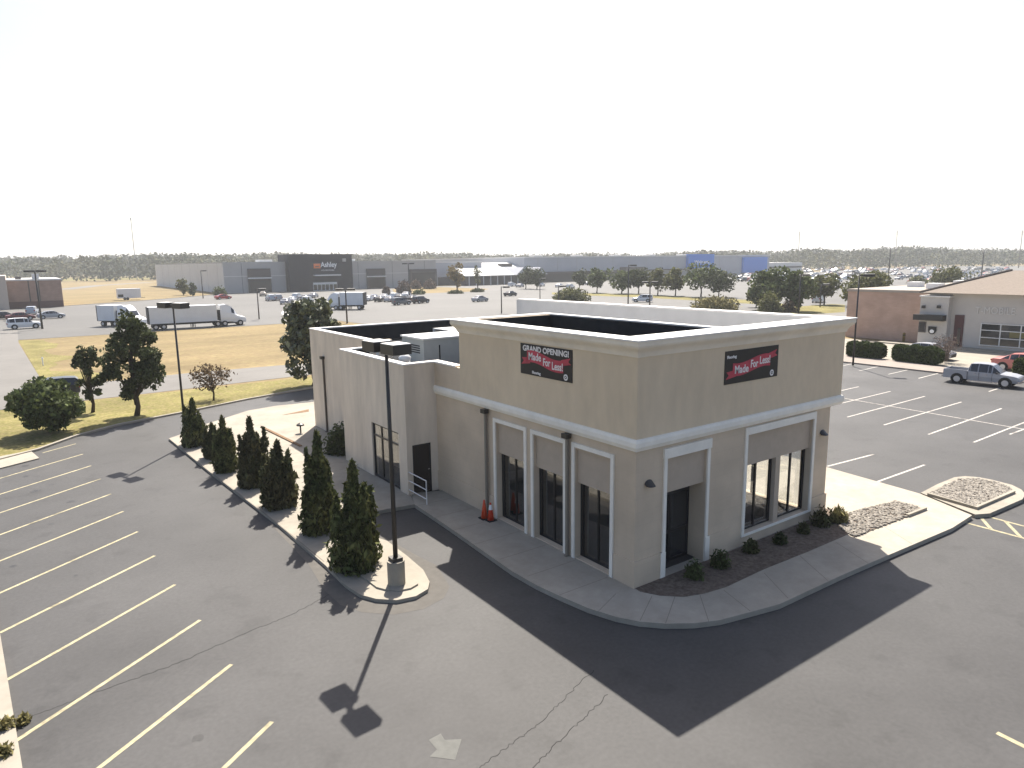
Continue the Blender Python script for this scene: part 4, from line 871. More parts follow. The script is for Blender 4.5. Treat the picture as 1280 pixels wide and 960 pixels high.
# small far cars: one mesh per colour, copied
def far_car_mesh(colour, kind):
    st, P = (SED, SEDP) if kind == 's' else (SUVS, SUVP); q = body_mesh(st); glass_faces(q, st, P, 1); w = max(s[1] for s in st)
    for sx in P['wx']:
        for s in (-1, 1): q.tube([(sx, s * (w - .2), P['wr']), (sx, s * (w + .012), P['wr'])], P['wr'], 8, 2)
    return q.build('far_parked_car', ['car_' + colour, 'car_glass', 'tyre'])
cols = ['white'] * 6 + ['silver'] * 4 + ['grey'] * 3 + ['black'] * 3 + ['red', 'blue', 'maroon', 'tan']
FC = {}; rr = random.Random(11); nfar = 0
def far_car(x, y, rz):
    global nfar
    c = rr.choice(cols); k = rr.choice('sv'); key = (c, k)
    if key in FC: o = FC[key].copy(); COL.objects.link(o)
    else: o = FC[key] = far_car_mesh(c, k)
    o.location = (x, y, 0); o.rotation_euler.z = rz
    tag(o, f'far {c} {"car" if k == "s" else "SUV"} among the crowded rows of the distant lot', 'car', 'cars crowding the distant lot'); nfar += 1
cand = []
for row in range(70):
    for k in range(110):
        x = 225 + row * 5.4 + (row % 2) * -1.0; y = 55 + k * 2.8
        p = pix((x, y, 0.7))
        if not (905 < p[0] < 1268 and 334.2 < p[1] < 352.5): continue
        if p[0] < 975 and p[1] < 343: continue
        cand.append((x, y, rr.random() ** (1 / (1.0 + (1 if p[1] > 339 else 0.35) * 2))))
cand.sort(key=lambda c: -c[2])
for x, y, _ in cand[:290]: far_car(x, y, rr.choice((0.02, 3.14)))

# trucks
def semi(label, front, rear, trailer_len, H, gap=0.5, name='semi_truck', cab_len=3.9, cat='truck', nose=1.3):
    """front/rear: ground points; heading from rear to front"""
    L = math.dist(front[:2], rear[:2]); r = empty(name, (0, 0, 0), label, cat); wd = 1.25
    k = H / 3.5
    t = MB().box(0, -wd, .95 * k, trailer_len, wd, H).build('trailer', 'trailer', r)
    MB().box(-0.03, -wd - .005, .9 * k, .12, wd + .005, H + .01).build('rear_frame', 'plastic_dark', t); MB().box(trailer_len - 0.1, -wd - .004, .9 * k, trailer_len + .004, wd + .004, H + .008).build('front_rail', 'white_metal', t)
    MB().box(0.2, -wd - .004, .88 * k, trailer_len - .1, wd + .004, .95 * k).build('skirt_rail', 'plastic_dark', t)
    MB().box(0.6, -.5, .6 * k, trailer_len - .6, .5, .88 * k).build('chassis', 'plastic_dark', r)
    for sx in (trailer_len * .62, trailer_len * .66): 
        for s in (-1, 1): MB().box(sx, s * .7, .05, sx + .1, s * .8, .9 * k).build('landing_leg', 'plastic_dark', r)
    x0 = trailer_len + gap; c1 = x0 + cab_len
    st = [(x0, 1.15, .75 * k, 1.4 * k, 2.2 * k, H * .97, .95), (x0 + .9, 1.2, .7 * k, 1.4 * k, 2.2 * k, H * 1.0, .95), (x0 + 1.6, 1.2, .7 * k, 1.4 * k, 2.05 * k, H * .92, .85), (c1 - nose - .45, 1.18, .6 * k, 1.3 * k, 1.85 * k, H * .74, .8), (c1 - nose, 1.12, .55 * k, 1.2 * k, 1.6 * k, 1.72 * k, .8), (c1 - .25, .98, .5 * k, .9 * k, 1.3 * k, 1.4 * k, .62), (c1, .85, .5 * k, .8 * k, 1.0 * k, 1.08 * k, .55)]
    cb = body_mesh(st).build('cab', 'car_white', r); g = MB(); R_ = [ring(s) for s in st]
    pane(g, R_[3][3], R_[4][3], R_[4][4], R_[3][4], .08); 
    for u, v in ((2, 3), (5, 4)): pane(g, R_[2][u], R_[3][u], R_[3][v], R_[2][v], .22)
    g.build('cab_window', 'car_glass', cb)
    MB().box(x0 - gap + .05, -.9, 1.0 * k, x0 - .02, .9, H * .75).build('coupling', 'plastic_dark', r)
    MB().box(x0 - .3, -1.0, .4 * k, c1 - 1.2, 1.0, .72 * k).build('fuel_tank', 'plastic_dark', r)
    for sx in ([.9, 2.0] if trailer_len > 6 else [1.0]) + [x0 - .5, x0 + .55, c1 - 1.0]:
        for s in (-1, 1):
            w = MB().tube([(sx, s * .8, .45 * k), (sx, s * 1.24, .45 * k)], .45 * k, 16).build('wheel', 'tyre', r); MB().tube([(sx, s * 1.23, .45 * k), (sx, s * 1.26, .45 * k)], .24 * k, 12).build('rim', 'rim', w)
    r.location = (rear[0], rear[1], 0); r.rotation_euler.z = face_to(rear, front); return r
f, b = G(308, 405.5), G(186, 412.5); Lt = math.dist(f[:2], b[:2])
semi('white semi truck with a long pale trailer parked at the edge of the dry field', f, b, Lt - 4.6, 3.45, 0.55)
f, b = G(188, 409.5), G(136, 409); Lt = math.dist(f[:2], b[:2])
semi('second white truck with a short trailer behind the first trailer', (f[0] - .3, f[1] + 4), (b[0] - .3, b[1] + 4), Lt - 4.4, 3.4, 0.4)
f, b = G(403, 387), G(457, 386.5); Lt = math.dist(f[:2], b[:2])
semi('white truck with a pale box behind the round leafy tree', f, b, Lt - 4.3, 3.6, 0.4)
# enclosed trailer on the grass
a, b = G(147.5, 375.5), G(175, 374); tl = empty('enclosed_trailer', a, 'white enclosed trailer standing alone on the dry grass', 'trailer')
x0, y0, x1 = a[0], a[1], b[0]
MB().box(x0, y0, .55, x1, y0 + 2.4, 3.3).build('box', 'trailer', tl)
for s in (0.3, 0.42):
    xx = x0 + (x1 - x0) * s; MB().tube([(xx, y0 - .05, .4), (xx, y0 + .3, .4)], .4, 14).build('wheel', 'tyre', tl)
MB().box(x0 + .15, y0 - .02, .9, x0 + 1.5, y0 + .0, 1.7).build('vent_panel', 'plastic_dark', tl); MB().box(x1, y0 + 1.1, .5, x1 + 1.2, y0 + 1.3, .62).build('hitch', 'plastic_dark', tl)

# ---------------------------------------------------------------- far buildings
def rY(y, x0, y0, x1, y1):
    a = onY(x0, y1, y); b = onY(x1, y0, y); return a[0], a[2], b[0], b[2]
def rX(x, x0, y0, x1, y1):
    a = onX(x0, y1, x); b = onX(x1, y0, x); return a[1], a[2], b[1], b[2]
AY = 242.0
ax0 = 46.0; ax1 = onY(545, 340, AY)[0]; az = 10.4
AB = empty('furniture_store', (ax0, AY, 0), 'long grey store with a tall dark portal and orange marked sign', 'store')
MB().box(ax0, AY, -0.02, ax1, AY + 140, az).build('wall', 'store_grey', AB)
MB().box(ax0 - .08, AY - .0, 0, ax0 - .01, AY + 140, az).build('side_cladding', 'store_pale', AB)
MB().box(ax0 - .1, AY - .1, az, ax1, AY + 140, az + .35).build('roof_edge', 'store_grey', AB)
MB().box(ax0, AY - .12, az * .55, ax1, AY - .02, az * .55 + .25).build('band', 'store_pale', AB)
for (x0, x1) in ((312, 338), (460, 481.5)):
    q = rY(AY - .8, x0, 335.5, x1, 366); w = MB().box(q[0], AY - .8, 0, q[2], AY - .15, q[3]).build('display_window', 'store_brown', AB)
    hgt = q[3]; MB().box(q[0] + .4, AY - .9, .4, q[2] - .4, AY - .81, hgt * .56).build('pane', 'glass_far', w); MB().box(q[0] - .2, AY - 1.2, hgt * .58, q[2] + .2, AY - .801, hgt * .63).build('canopy', 'white_metal', w)
q = rY(AY - 4, 363, 317.5, 439.5, 366); p0, p1, pz = q[0], q[2], q[3]
P_ = MB().box(p0, AY - 4, 0, p1, AY + 8, pz).build('portal', 'store_dark', AB)
q = rY(AY - 4, 391.5, 346, 424, 345); MB().box(q[0], AY - 6, q[1], q[2], AY - 4.02, q[1] + .4).build('canopy', 'white_metal', P_)
q = rY(AY - 4, 392, 352.5, 421, 366); d = MB().box(q[0], AY - 4.2, 0, q[2], AY - 4.02, q[3]).build('entrance', 'white_metal', P_)
nn_ = 6
for k in range(nn_):
    a = q[0] + (q[2] - q[0]) * k / nn_; b = q[0] + (q[2] - q[0]) * (k + 1) / nn_; MB().box(a + .15, AY - 4.28, .2, b - .15, AY - 4.21, q[3] * .75).build('door_glass', 'glass_far', d)
q = rY(AY - 4, 392, 329.5, 400, 335.5); MB().box(q[0], AY - 4.3, q[1], q[2], AY - 4.05, q[3]).build('sign_emblem', 'sign_orange', P_)
MB().box(q[0] + .5, AY - 4.4, q[1] + .45, q[2] - .5, AY - 4.31, q[1] + .75).build('sign_emblem_mark', 'store_dark', P_)
q = rY(AY - 4, 401, 328, 421, 335.5); text('lettering', 'Ashley', 2.6, 'sign_white', P_, (q[0], AY - 4.06, q[1] + .5), FRONTFACE, .05, q[2] - q[0], bold=.05)
q = rY(AY - 4, 401, 337.2, 421, 338.6); text('lettering', 'HOMESTORE', .6, 'sign_white', P_, (q[0] + .2, AY - 4.06, q[1]), FRONTFACE, .03, (q[2] - q[0]) * .8)
q = rY(AY - 4, 428, 323, 432, 327); MB().box(q[0], AY - 4.2, q[1], q[2], AY - 4.02, q[3]).build('wall_emblem', 'store_grey', P_)
q = rY(AY, 512, 336, 545, 358); w = MB().box(q[0], AY - .6, 0, q[2], AY - .15, q[3]).build('display_window', 'store_brown', AB); MB().box(q[0] + 1, AY - .7, .3, q[2] - 1, AY - .61, q[3] * .8).build('pane', 'glass_far', w)
for fx in (ax0 + 18, ax0 + 40, ax0 + 52): MB().box(fx, AY + 20, az + .35, fx + 5, AY + 25, az + 1.3).build('roof_unit', 'white_metal', AB)
for k in range(6):
    xx = ax0 + 6 + k * 14.5
    if not (p0 - 1 < xx < p1 + 1): MB().box(xx, AY - .06, 0, xx + .12, AY - .005, az).build('panel_joint', 'store_brown', AB)
for k in range(8): MB().box(ax0 - .12, AY + 8 + k * 16, 0, ax0 - .085, AY + 8.25 + k * 16, az).build('panel_joint', 'store_grey', AB)
# side annexe, pale block right of the store
q = rY(250, 545, 328, 583, 357); NB = empty('pale_store', (q[0], 250, 0), 'plain pale grey block between the dark portal store and the white roofed garden shop', 'store')
MB().box(q[0], 250, 0, q[2] + 8, 300, q[3]).build('wall', 'big_grey', NB); MB().box(q[0] - .2, 249.8, q[3], q[2] + 8.2, 300, q[3] + .4).build('roof_edge', 'store_pale', NB); MB().box(q[0] + 1, 249.7, 0, q[0] + 8, 249.95, 3.5).build('door', 'store_brown', NB)
# garden shop with a white gabled roof
gy = 236; q = rY(gy, 583, 342.5, 652, 357); gx0, gx1, gz = q[0], q[2], q[3]
GB = empty('garden_shop', (gx0, gy, 0), 'low garden shop with broad white sloping roofs and a dark open front', 'shop')
MB().box(gx0, gy + 1, 0, gx1 + 10, gy + 40, gz - .1).build('wall', 'store_brown', GB)
zr = onY(600, 328.5, gy + 24)[2]
q = MB().add([(gx0 - 1, gy - 1, gz - .2), (gx1 + 12, gy - 1, gz - .2), (gx1 + 9, gy + 22, zr), (gx0 + 2, gy + 22, zr), (gx0 - 1, gy + 45, gz - .2), (gx1 + 12, gy + 45, gz - .2), (gx0 - 1, gy - 1, gz - .5), (gx1 + 12, gy - 1, gz - .5), (gx1 + 12, gy + 45, gz - .5), (gx0 - 1, gy + 45, gz - .5)],
    [(0, 1, 2, 3), (3, 2, 5, 4), (0, 3, 4), (1, 5, 2), (0, 6, 7, 1), (1, 7, 8, 5), (5, 8, 9, 4), (4, 9, 6, 0), (6, 9, 8, 7)]); q.build('roof', 'roof_white', GB)
for px in (655, 676):
    a = onY(px, 345, gy - 3); s = 4.0; zt = onY(px, 334, gy - 3)[2]
    MB().add([(a[0] - s, gy - 3, gz - .3), (a[0] + s, gy - 3, gz - .3), (a[0], gy - 3, zt), (a[0] - s, gy + 16, gz + .0), (a[0] + s, gy + 16, gz + .0), (a[0], gy + 16, zt)], [(0, 1, 2), (1, 4, 5, 2), (0, 2, 5, 3), (3, 5, 4), (0, 3, 4, 1)]).build('gable', 'big_grey', GB)
for k in range(9):
    x = gx0 + 1 + (gx1 - gx0) * k / 8; MB().box(x, gy - .6, 0, x + .35, gy - .25, gz - .5).build('post', 'store_pale', GB)
a = onY(632, 332, gy + 15); MB().box(a[0] - 3, gy + 14, a[2] - .6, a[0] + 3, gy + 17, a[2] + .9).build('roof_unit', 'store_brown', GB)
# big grey store with blue panels
q = rY(246, 655, 319.5, 962, 347); bx0, bx1 = q[0], q[2]; bz = 11.4
BG = empty('big_store', (bx0, 246, 0), 'very long grey store with two blue wall panels beyond the tree row', 'store')
MB().box(bx0, 246, 0, bx1, 370, bz).build('wall', 'big_grey', BG); MB().box(bx0, 245.7, bz, bx1, 370, bz + .5).build('roof_edge', 'store_pale', BG)
MB().box(bx0, 243, 4.2, bx1 * .62 + bx0 * .38, 245.9, 4.8).build('canopy', 'store_brown', BG); MB().box(bx0 + 4, 245.5, 0, bx0 + 60, 245.9, 4.1).build('shop_front', 'store_brown', BG)
for k in range(12): MB().box(bx0 + 8 + k * 12, 245.9, 5, bx0 + 8.2 + k * 12, 245.99, bz).build('panel_joint', 'store_grey', BG)
for k in range(5): MB().box(bx0 + 18 + k * 27, 262, bz + .5, bx0 + 23 + k * 27, 266, bz + 1.5).build('roof_unit', 'store_pale', BG)
q = rY(244, 860.5, 320, 893, 335.5); p_ = MB().box(q[0], 244, q[1], q[2], 245.9, 12.6).build('blue_panel', 'blue_panel', BG)
q2 = rY(244, 868, 325, 886, 330); text('lettering', 'Walmart', 2.4, 'sign_white', p_, (q2[0], 243.95, q2[1] + .3), FRONTFACE, .05, q2[2] - q2[0], bold=.04)
q = rY(244.5, 929, 324, 959.5, 341); MB().box(q[0], 244.5, q[1], q[2], 245.9, 10.6).build('blue_panel', 'blue_panel', BG)
q = rY(244.5, 777, 331, 800, 344); MB().box(q[0], 241, q[1], q[2], 245.9, q[3] - 1).build('entrance_porch', 'store_brown', BG)
q = rY(252, 962, 328, 1003, 347); MB().box(bx1, 252, 0, q[2], 340, 7).build('annexe', 'store_pale', BG); MB().box(bx1 + .5, 251.6, 3.6, q[2] - 1, 251.95, 4.6).build('annexe_band', 'store_brown', BG)
# distant sheds in front of the tree line on the right
for (px, yb, w, h, t) in ((1045, 334, 34, 5, 'long low grey shed at the foot of the tree line, left one'), (1095, 333.5, 44, 5.5, 'long low grey shed at the foot of the tree line, right one')):
    g = G(px, yb); sh = empty('distant_shed', g, t, 'shed', 'distant sheds'); MB().box(g[0] - w / 2, g[1], 0, g[0] + w / 2, g[1] + 14, h).build('wall', 'big_grey', sh); MB().box(g[0] - w / 2 - .5, g[1] - .5, h, g[0] + w / 2 + .5, g[1] + 14.5, h + .8).build('roof', 'store_pale', sh); MB().box(g[0] - w / 4, g[1] - .1, 0, g[0] + w / 4, g[1] - .01, h * .6).build('doors', 'store_brown', sh)
# brown brick building far left
g = G(76, 383.5); by = g[1]; q = rY(by, 12, 350, 76, 385); z1 = q[3]
BB = empty('brown_building', (q[2], by, 0), 'brown brick building with a dark base and pale flat roof at the far left', 'building')
MB().box(q[0], by, 0, q[2], by + 32, z1).build('wall', 'brick_brown', BB); MB().box(q[0] + .0, by - .06, 0, q[2], by - .005, z1 * .24).build('base_course', 'brick_base', BB)
MB().box(q[0] - .1, by - .15, z1, q[2] + .15, by + 32, z1 + .35).build('roof_edge', 'roof_white', BB); MB().box(q[0] - 9, by - 4, 0, q[0], by + 26, z1 + 1.3).build('front_wing', 'beige', BB)
MB().box(q[0] - 8, by - 4.1, .2, q[0] - 2.5, by - 4.01, 4).build('wing_window', 'glass_far', BB)
for s in (.38, .56): MB().box(q[0] + (q[2] - q[0]) * s, by - .1, z1 * .24, q[0] + (q[2] - q[0]) * s + .25, by - .01, z1).build('downspout', 'downspout_dark', BB)
u = onY(44, 345, by + 3); MB().box(u[0] - .7, by + 2, z1 + .35, u[0] + .7, by + 4, z1 + 1.6).build('roof_unit', 'big_grey', BB); u = onY(22, 345, by + 6); MB().box(u[0] - .6, by + 5, z1 + .35, u[0] + .6, by + 6.5, z1 + 1).build('roof_unit', 'store_brown', BB)

# brick shop on the right
q = rX(68.4, 1056, 363.5, 1147, 423); y1s, y0s, zb_ = q[0], q[2], onX(1058, 364, 68.4)[2]
SB = empty('brick_shop', (68.4, y0s, 0), 'brick shop with pale stucco front, tan hipped roof and a small awning tower', 'shop')
MB().box(68.4, y0s - 3, 0, 96, y1s, zb_).build('brick_wall', 'brick', SB); MB().box(68.28, y0s - 3, zb_, 96.1, y1s + .12, zb_ + .28).build('parapet_cap', 'flat_roof', SB)
for fx, fy in ((78, 28), (86, 26), (74, 24)): MB().box(fx, fy, zb_ + .28, fx + 1.6, fy + 1.4, zb_ + .9).build('roof_unit', 'white_metal', SB)
q = rX(65.8, 1146, 372, 1187, 430); ty1, ty0, tz = q[0], q[2], q[3]
t = MB().box(65.8, ty0, 0, 69.5, ty1, tz).build('front_tower', 'grey_wall', SB); MB().box(65.7, ty0 - .1, tz, 69.6, ty1 + .1, tz + .15).build('cap', 'coping', t)
q = rX(65.2, 1142, 394.5, 1180, 399.5); MB().box(65.0, q[2], q[1], 65.8, q[0], q[3]).build('awning', 'frame_black', t)
for px in (1155, 1174):
    a = onX(px, 383.5, 65.8); MB().box(65.55, a[1] - .15, a[2] - .15, 65.79, a[1] + .15, a[2] + .15).build('wall_light', 'bronze', t)
q = rX(65.8, 1148, 402.5, 1158, 415); w = MB().box(65.7, q[2], q[1], 65.79, q[0], q[3]).build('window', 'store_brown', t); MB().box(65.68, q[2] + .12, q[1] + .12, 65.695, q[0] - .12, q[3] - .12).build('pane', 'glass_far', w)
q = rX(65.8, 1160, 408.5, 1171, 418.5); cy, cz_, cr = (q[0] + q[2]) / 2, (q[1] + q[3]) / 2, (q[0] - q[2]) / 2
w = MB().box(65.68, cy - cr, cz_, 65.79, cy + cr, q[3]).add([(65.7, cy + cr * math.cos(math.pi * k / 10), cz_ - cr * .9 * math.sin(math.pi * k / 10)) for k in range(11)], [tuple(range(11))]).build('round_sign', 'plastic_dark', t)
MB().add([(65.66, cy + cr * .55 * math.cos(2 * math.pi * k / 14), cz_ - .05 + cr * .5 * math.sin(2 * math.pi * k / 14)) for k in range(14)], [tuple(range(13, -1, -1))]).build('sign_mark', 'sign_white', w)
fx = 66.6; fz = onX(1240, 370, fx)[2]
MB().box(fx, -6, 0, 84, ty0, fz).build('front_wall', 'grey_wall', SB)
q = rX(fx, 1190, 394, 1206, 427); d = MB().box(fx - .12, q[2], 0, fx - .01, q[0] - .1, q[3]).build('side_entry', 'maroon_paint', SB); MB().box(fx - .16, q[2] + .2, .1, fx - .121, q[0] - .5, 2.1).build('door_glass', 'glass_far', d)
q = rX(fx, 1224, 403.5, 1280, 431); wy1, wz0_, wz1_ = q[0], .45, onX(1226, 403.5, fx)[2]
w = MB().box(fx - .1, -4, wz0_, fx - .01, wy1, wz1_).build('shop_window', 'glass_far', SB)
mm = MB(); k = wy1
while k > -4: mm.box(fx - .15, k - .09, wz0_, fx - .101, k, wz1_); k -= 1.75
for z in (wz0_ + .01, wz0_ + .8, wz1_ - .75, wz1_ - .09): mm.box(fx - .14, -3.9, z, fx - .102, wy1 - .1, z + .08)
mm.build('mullions', 'letters', w); MB().box(fx - .125, -3, 1.45, fx - .101, wy1 - 2.6, 2.0).build('window_poster', 'leaf_tan', w)
q = rX(fx, 1219, 384.5, 1270, 391.5); text('lettering', 'T-MOBILE', 1.0, 'letters_dim', SB, (fx - .045, q[0], q[1]), LEFTFACE, .03, q[0] - q[2])
MB().box(fx - .35, -6, fz - .02, fx + 3, ty0 + 2.2, fz + .22).build('fascia', 'grey_wall', SB)
ap = onX(1265, 338, 73.0); ez = fz + .22; yl = ty0 + 2.9
hw = yl - ap[1]
MB().add([(65.6, yl, ez), (65.6, ap[1] - hw - 8, ez), (80.4, ap[1] - hw - 8, ez), (80.4, yl, ez), (73, ap[1], ap[2]), (73, ap[1] - 8, ap[2])], [(0, 4, 5, 1), (1, 5, 2), (2, 5, 4, 3), (3, 4, 0), (0, 1, 2, 3)]).build('hipped_roof', 'shingle', SB)
MB().tube([(65.6, yl, ez + .05), (73, ap[1], ap[2] + .05)], .12, 6).build('ridge_cap', 'downspout_dark', SB)
bo = G(1140, 426); r_ = empty('bollard', (bo[0] - 2, bo[1], 0), 'pale yellow bollard at the brick wall corner', 'bollard'); MB().tube([(bo[0] - 2, bo[1], 0), (bo[0] - 2, bo[1], 1.0), (bo[0] - 2, bo[1], 1.08)], [.14, .14, .06], 12).build('post', 'leaf_gold', r_, smooth=True); MB().tube([(bo[0] - 2, bo[1], 0.75), (bo[0] - 2, bo[1], 0.85)], .145, 12).build('stripe', 'plastic_dark', r_)

# ---------------------------------------------------------------- trees and hedges
def ptree(base, ytop, wpx, label, mtl, trunk=.2, leaf=.2, nleaf=3500, nclump=24, clump=.26, name='shade_tree', group=None, gappy=.3, shape=1.0, limbs=7, z=-0.015):
    g = G(*base); s = depth(g) / FPX
    return tree(name, label, g, height_at(g, ytop), wpx * s, mtl, 'tree', group, trunk, nclump, nleaf, leaf, clump, shape, gappy, z, limbs=limbs)
ptree((171, 519), 389, 74, 'tall dense dark tree on the grass verge, largest of the left group', 'leaf_dark', .14, .17, 5600, 46, .13, gappy=.75, shape=1.2, limbs=16)
ptree((116, 515), 431, 34, 'thin upright sparse tree left of the tall dense tree', 'leaf_dark', .2, .16, 1500, 26, .16, gappy=.6, limbs=14)
ptree((62, 540), 476, 70, 'low bushy round tree at the left verge in front of the dark SUV', 'leaf_mid', .06, .2, 6000, 34, .24, limbs=12)
ptree((267, 500), 455, 54, 'small nearly bare tree on the verge right of the tall pole', 'leaf_bare', .3, .12, 900, 26, .18, gappy=.6, limbs=20)
ptree((392, 482), 367, 66, 'round glossy leaved tree rising behind the rear block of the building', 'leaf_magnolia', .1, .3, 6500, 40, .22, limbs=10)
ordn = ['first', 'second', 'third', 'fourth', 'fifth', 'sixth', 'seventh', 'eighth']
for k, (px, pb, pt_, w, m) in enumerate(((724, 362, 337, 16, 'leaf_dark'), (746, 366, 336, 20, 'leaf_mid'), (777, 367, 335, 30, 'leaf_mid'), (798, 367, 335, 22, 'leaf_dark'), (822, 369, 337, 22, 'leaf_olive'), (844, 370, 337, 24, 'leaf_olive'), (876, 371, 332, 38, 'leaf_mid'), (898, 372, 340, 30, 'leaf_dark'))):
    ptree((px, pb), pt_, w * 1.1, f'{ordn[k]} lollipop tree from the left in the row before the big grey store', m, .26, .5, 1500, 16, .28, group='tree row before the big grey store', limbs=5)
for (b, t, w, lab_, m, n) in (((657, 361), 334, 19, 'left one of two dark trees before the garden shop', 'leaf_dark', 1200), ((671, 361.5), 336, 17, 'right one of two dark trees before the garden shop', 'leaf_dark', 1100), ((571, 364), 325, 19, 'golden brown autumn tree left of the garden shop', 'leaf_gold', 1500),
        ((597, 363), 330, 9, 'thin young tree right of the golden tree', 'leaf_olive', 300), ((962, 387), 334, 48, 'large round tree just beyond the building cornice', 'leaf_mid', 3200), ((997, 389), 338, 34, 'round dark tree with the lamp post before it', 'leaf_mid', 2400), ((1030, 381), 341, 32, 'round tree behind the white SUV', 'leaf_olive', 2200),
        ((1078, 384), 335, 52, 'wide yellow green tree behind the brick shop roof, left one', 'leaf_olive', 2600), ((1188, 366), 336, 42, 'yellow green tree behind the brick shop roof, right one', 'leaf_olive', 2000), ((229, 369), 347, 13, 'yellow green young tree at the pale store side wall', 'leaf_olive', 900), ((241, 370), 354, 9, 'darker small tree at the pale store side wall', 'leaf_dark', 600),
        ((945, 384), 352, 22, 'low yellowish tree left of the large round tree', 'leaf_olive', 900)):
    ptree(b, t, w, lab_, m, .16 if w > 15 else .1, .42, n, 18, .27, limbs=5)
def pshrub(base, ytop, wpx, label, m, n=900, leaf=.2, d=None, group=None, cat='shrub', z=0.0):
    g = G(*base); s = depth(g) / FPX; return shrub('shrub', label, g, height_at(g, ytop), wpx * s, m, n, leaf, z, group, cat, d)
pshrub((714, 376), 361, 44, 'wide low bush rising over the far parapet, left one', 'leaf_olive', 2200, .4); pshrub((893, 389), 371, 60, 'wide yellow green bush rising over the far parapet, right one', 'leaf_tan', 2400, .35)
pshrub((962, 391), 366, 30, 'tall yellow green bush below the large round tree', 'leaf_olive', 1500, .3); pshrub((985, 390), 376, 18, 'brownish bush between two round trees', 'leaf_bare', 700, .3)
pshrub((275, 369), 358, 16, 'grey green bush at the pale store side wall', 'leaf_mid', 700, .4); pshrub((569, 367), 363, 20, 'low dark bush under the golden tree', 'leaf_dark', 500, .4); pshrub((597, 365), 360.5, 17, 'low dark bush under the thin young tree', 'leaf_dark', 500, .4)
pshrub((1147, 355), 345, 22, 'olive bush behind the brick shop roof', 'leaf_olive', 900, .5); pshrub((524, 368), 362, 16, 'dark bush on the display bed by the lamp post', 'leaf_mid', 400, .4)
for (px, py, t_, w, l_) in ((505, 368, 351, 20, 'pale planted mound left on the display bed'), (520, 361, 350, 14, 'pale planted mound in the middle of the display bed'), (537, 361, 350, 16, 'pale planted mound right on the display bed'), (483, 369, 359, 10, 'small pale mound beside the second dark window')):
    pshrub((px, py), t_, w, l_, 'twig_pale', 700, .5, group='planted mounds on the display bed')
MB().sheet([G(*q)[:2] for q in ((495, 368), (600, 364), (612, 361), (520, 358), (490, 362))], -0.002).build('display_bed_ground', 'dry_grass', **ST)
def hedge(px, py, wy, wx, h, label):
    g = G(px, py); root = empty('hedge', (g[0], g[1], 0.11), label, 'hedge', 'clipped hedges along the right lot')
    pts = []; n = 11000; u = rng.uniform(-1, 1, (n, 3)); ax = rng.integers(0, 3, n); u[np.arange(n), ax] = np.sign(u[np.arange(n), ax]) * rng.uniform(.82, 1.02, n)
    r = np.abs(u).max(1) / np.maximum(1e-6, (np.abs(u) ** 5).sum(1) ** .2); u *= r[:, None]; u[:, 2] = (u[:, 2] + 1) / 2 * h
    u[:, 2] *= 1 + .06 * np.sin(u[:, 1] * 9); leaf_mesh('foliage', 'leaf_hedge', root, np.array([g[0], g[1], .11]) + u * np.array([wx / 2, wy / 2, 1]), .17)
    MB().tube([(g[0], g[1], .1), (g[0], g[1], h * .6)], .08, 6).build('stem', 'bark', root)
hedge(1082, 447.5, 3.3, 1.7, 1.35, 'dark clipped hedge at the lamp post, nearest the building'); hedge(1146, 454, 4.0, 1.7, 1.4, 'dark clipped hedge in the middle, ending at the bare shrub'); hedge(1300, 474, 3.4, 1.7, 1.35, 'clipped hedge right of the pickup, cut by the photo edge')
g = G(1181, 453); r_ = empty('bare_shrub', (g[0], g[1], .1), 'pale leafless twiggy shrub between the hedge and the pickup', 'shrub'); q = MB()
for k in range(40):
    a = rng.uniform(0, 6.28); t = rng.uniform(.15, 1); top = (g[0] + math.cos(a) * t * 1.3, g[1] + math.sin(a) * t * 1.3, .1 + rng.uniform(1.4, 2.6)); mid = (g[0] + math.cos(a) * t * .5, g[1] + math.sin(a) * t * .5, .1 + top[2] * .5)
    q.tube([(g[0] + math.cos(a) * .1, g[1] + math.sin(a) * .1, .08), mid, top], [.03, .018, .006], 4)
q.build('branches', 'twig_pale', r_); leaf_mesh('foliage', 'twig_pale', r_, np.array([g[0], g[1], .1]) + sphere_pts(700) * rng.uniform(.4, 1, (700, 1)) * np.array([1.3, 1.3, 1.1]) + np.array([0, 0, 1.5]), .05, aspect=4)
# weeds on the left kerb strip
for (px, py, w, t) in ((8, 908, .38, 'upper weed tuft on the kerb strip at the left photo edge'), (4, 943, .36, 'lower weed tuft on the kerb strip at the left photo edge'), (28, 897, .25, 'small weed at the end of the long crack')):
    gg = G(px, py, .13); shrub('weed', t, gg, .2, w, 'leaf_tan', 160, .05, .13 if px < 20 else 0.0, 'weeds on the left kerb', cat='weed', aspect=3)
gg = G(54, 457); r_ = empty('utility_marker', gg, 'small white utility marker on the dry field', 'marker'); MB().tube([gg, (gg[0], gg[1], 0.7)], .05, 8).build('post', 'reflective', r_); MB().tube([(gg[0], gg[1], 0.7), (gg[0], gg[1], 0.85)], [.09, .05], 8).build('cap', 'reflective', r_)

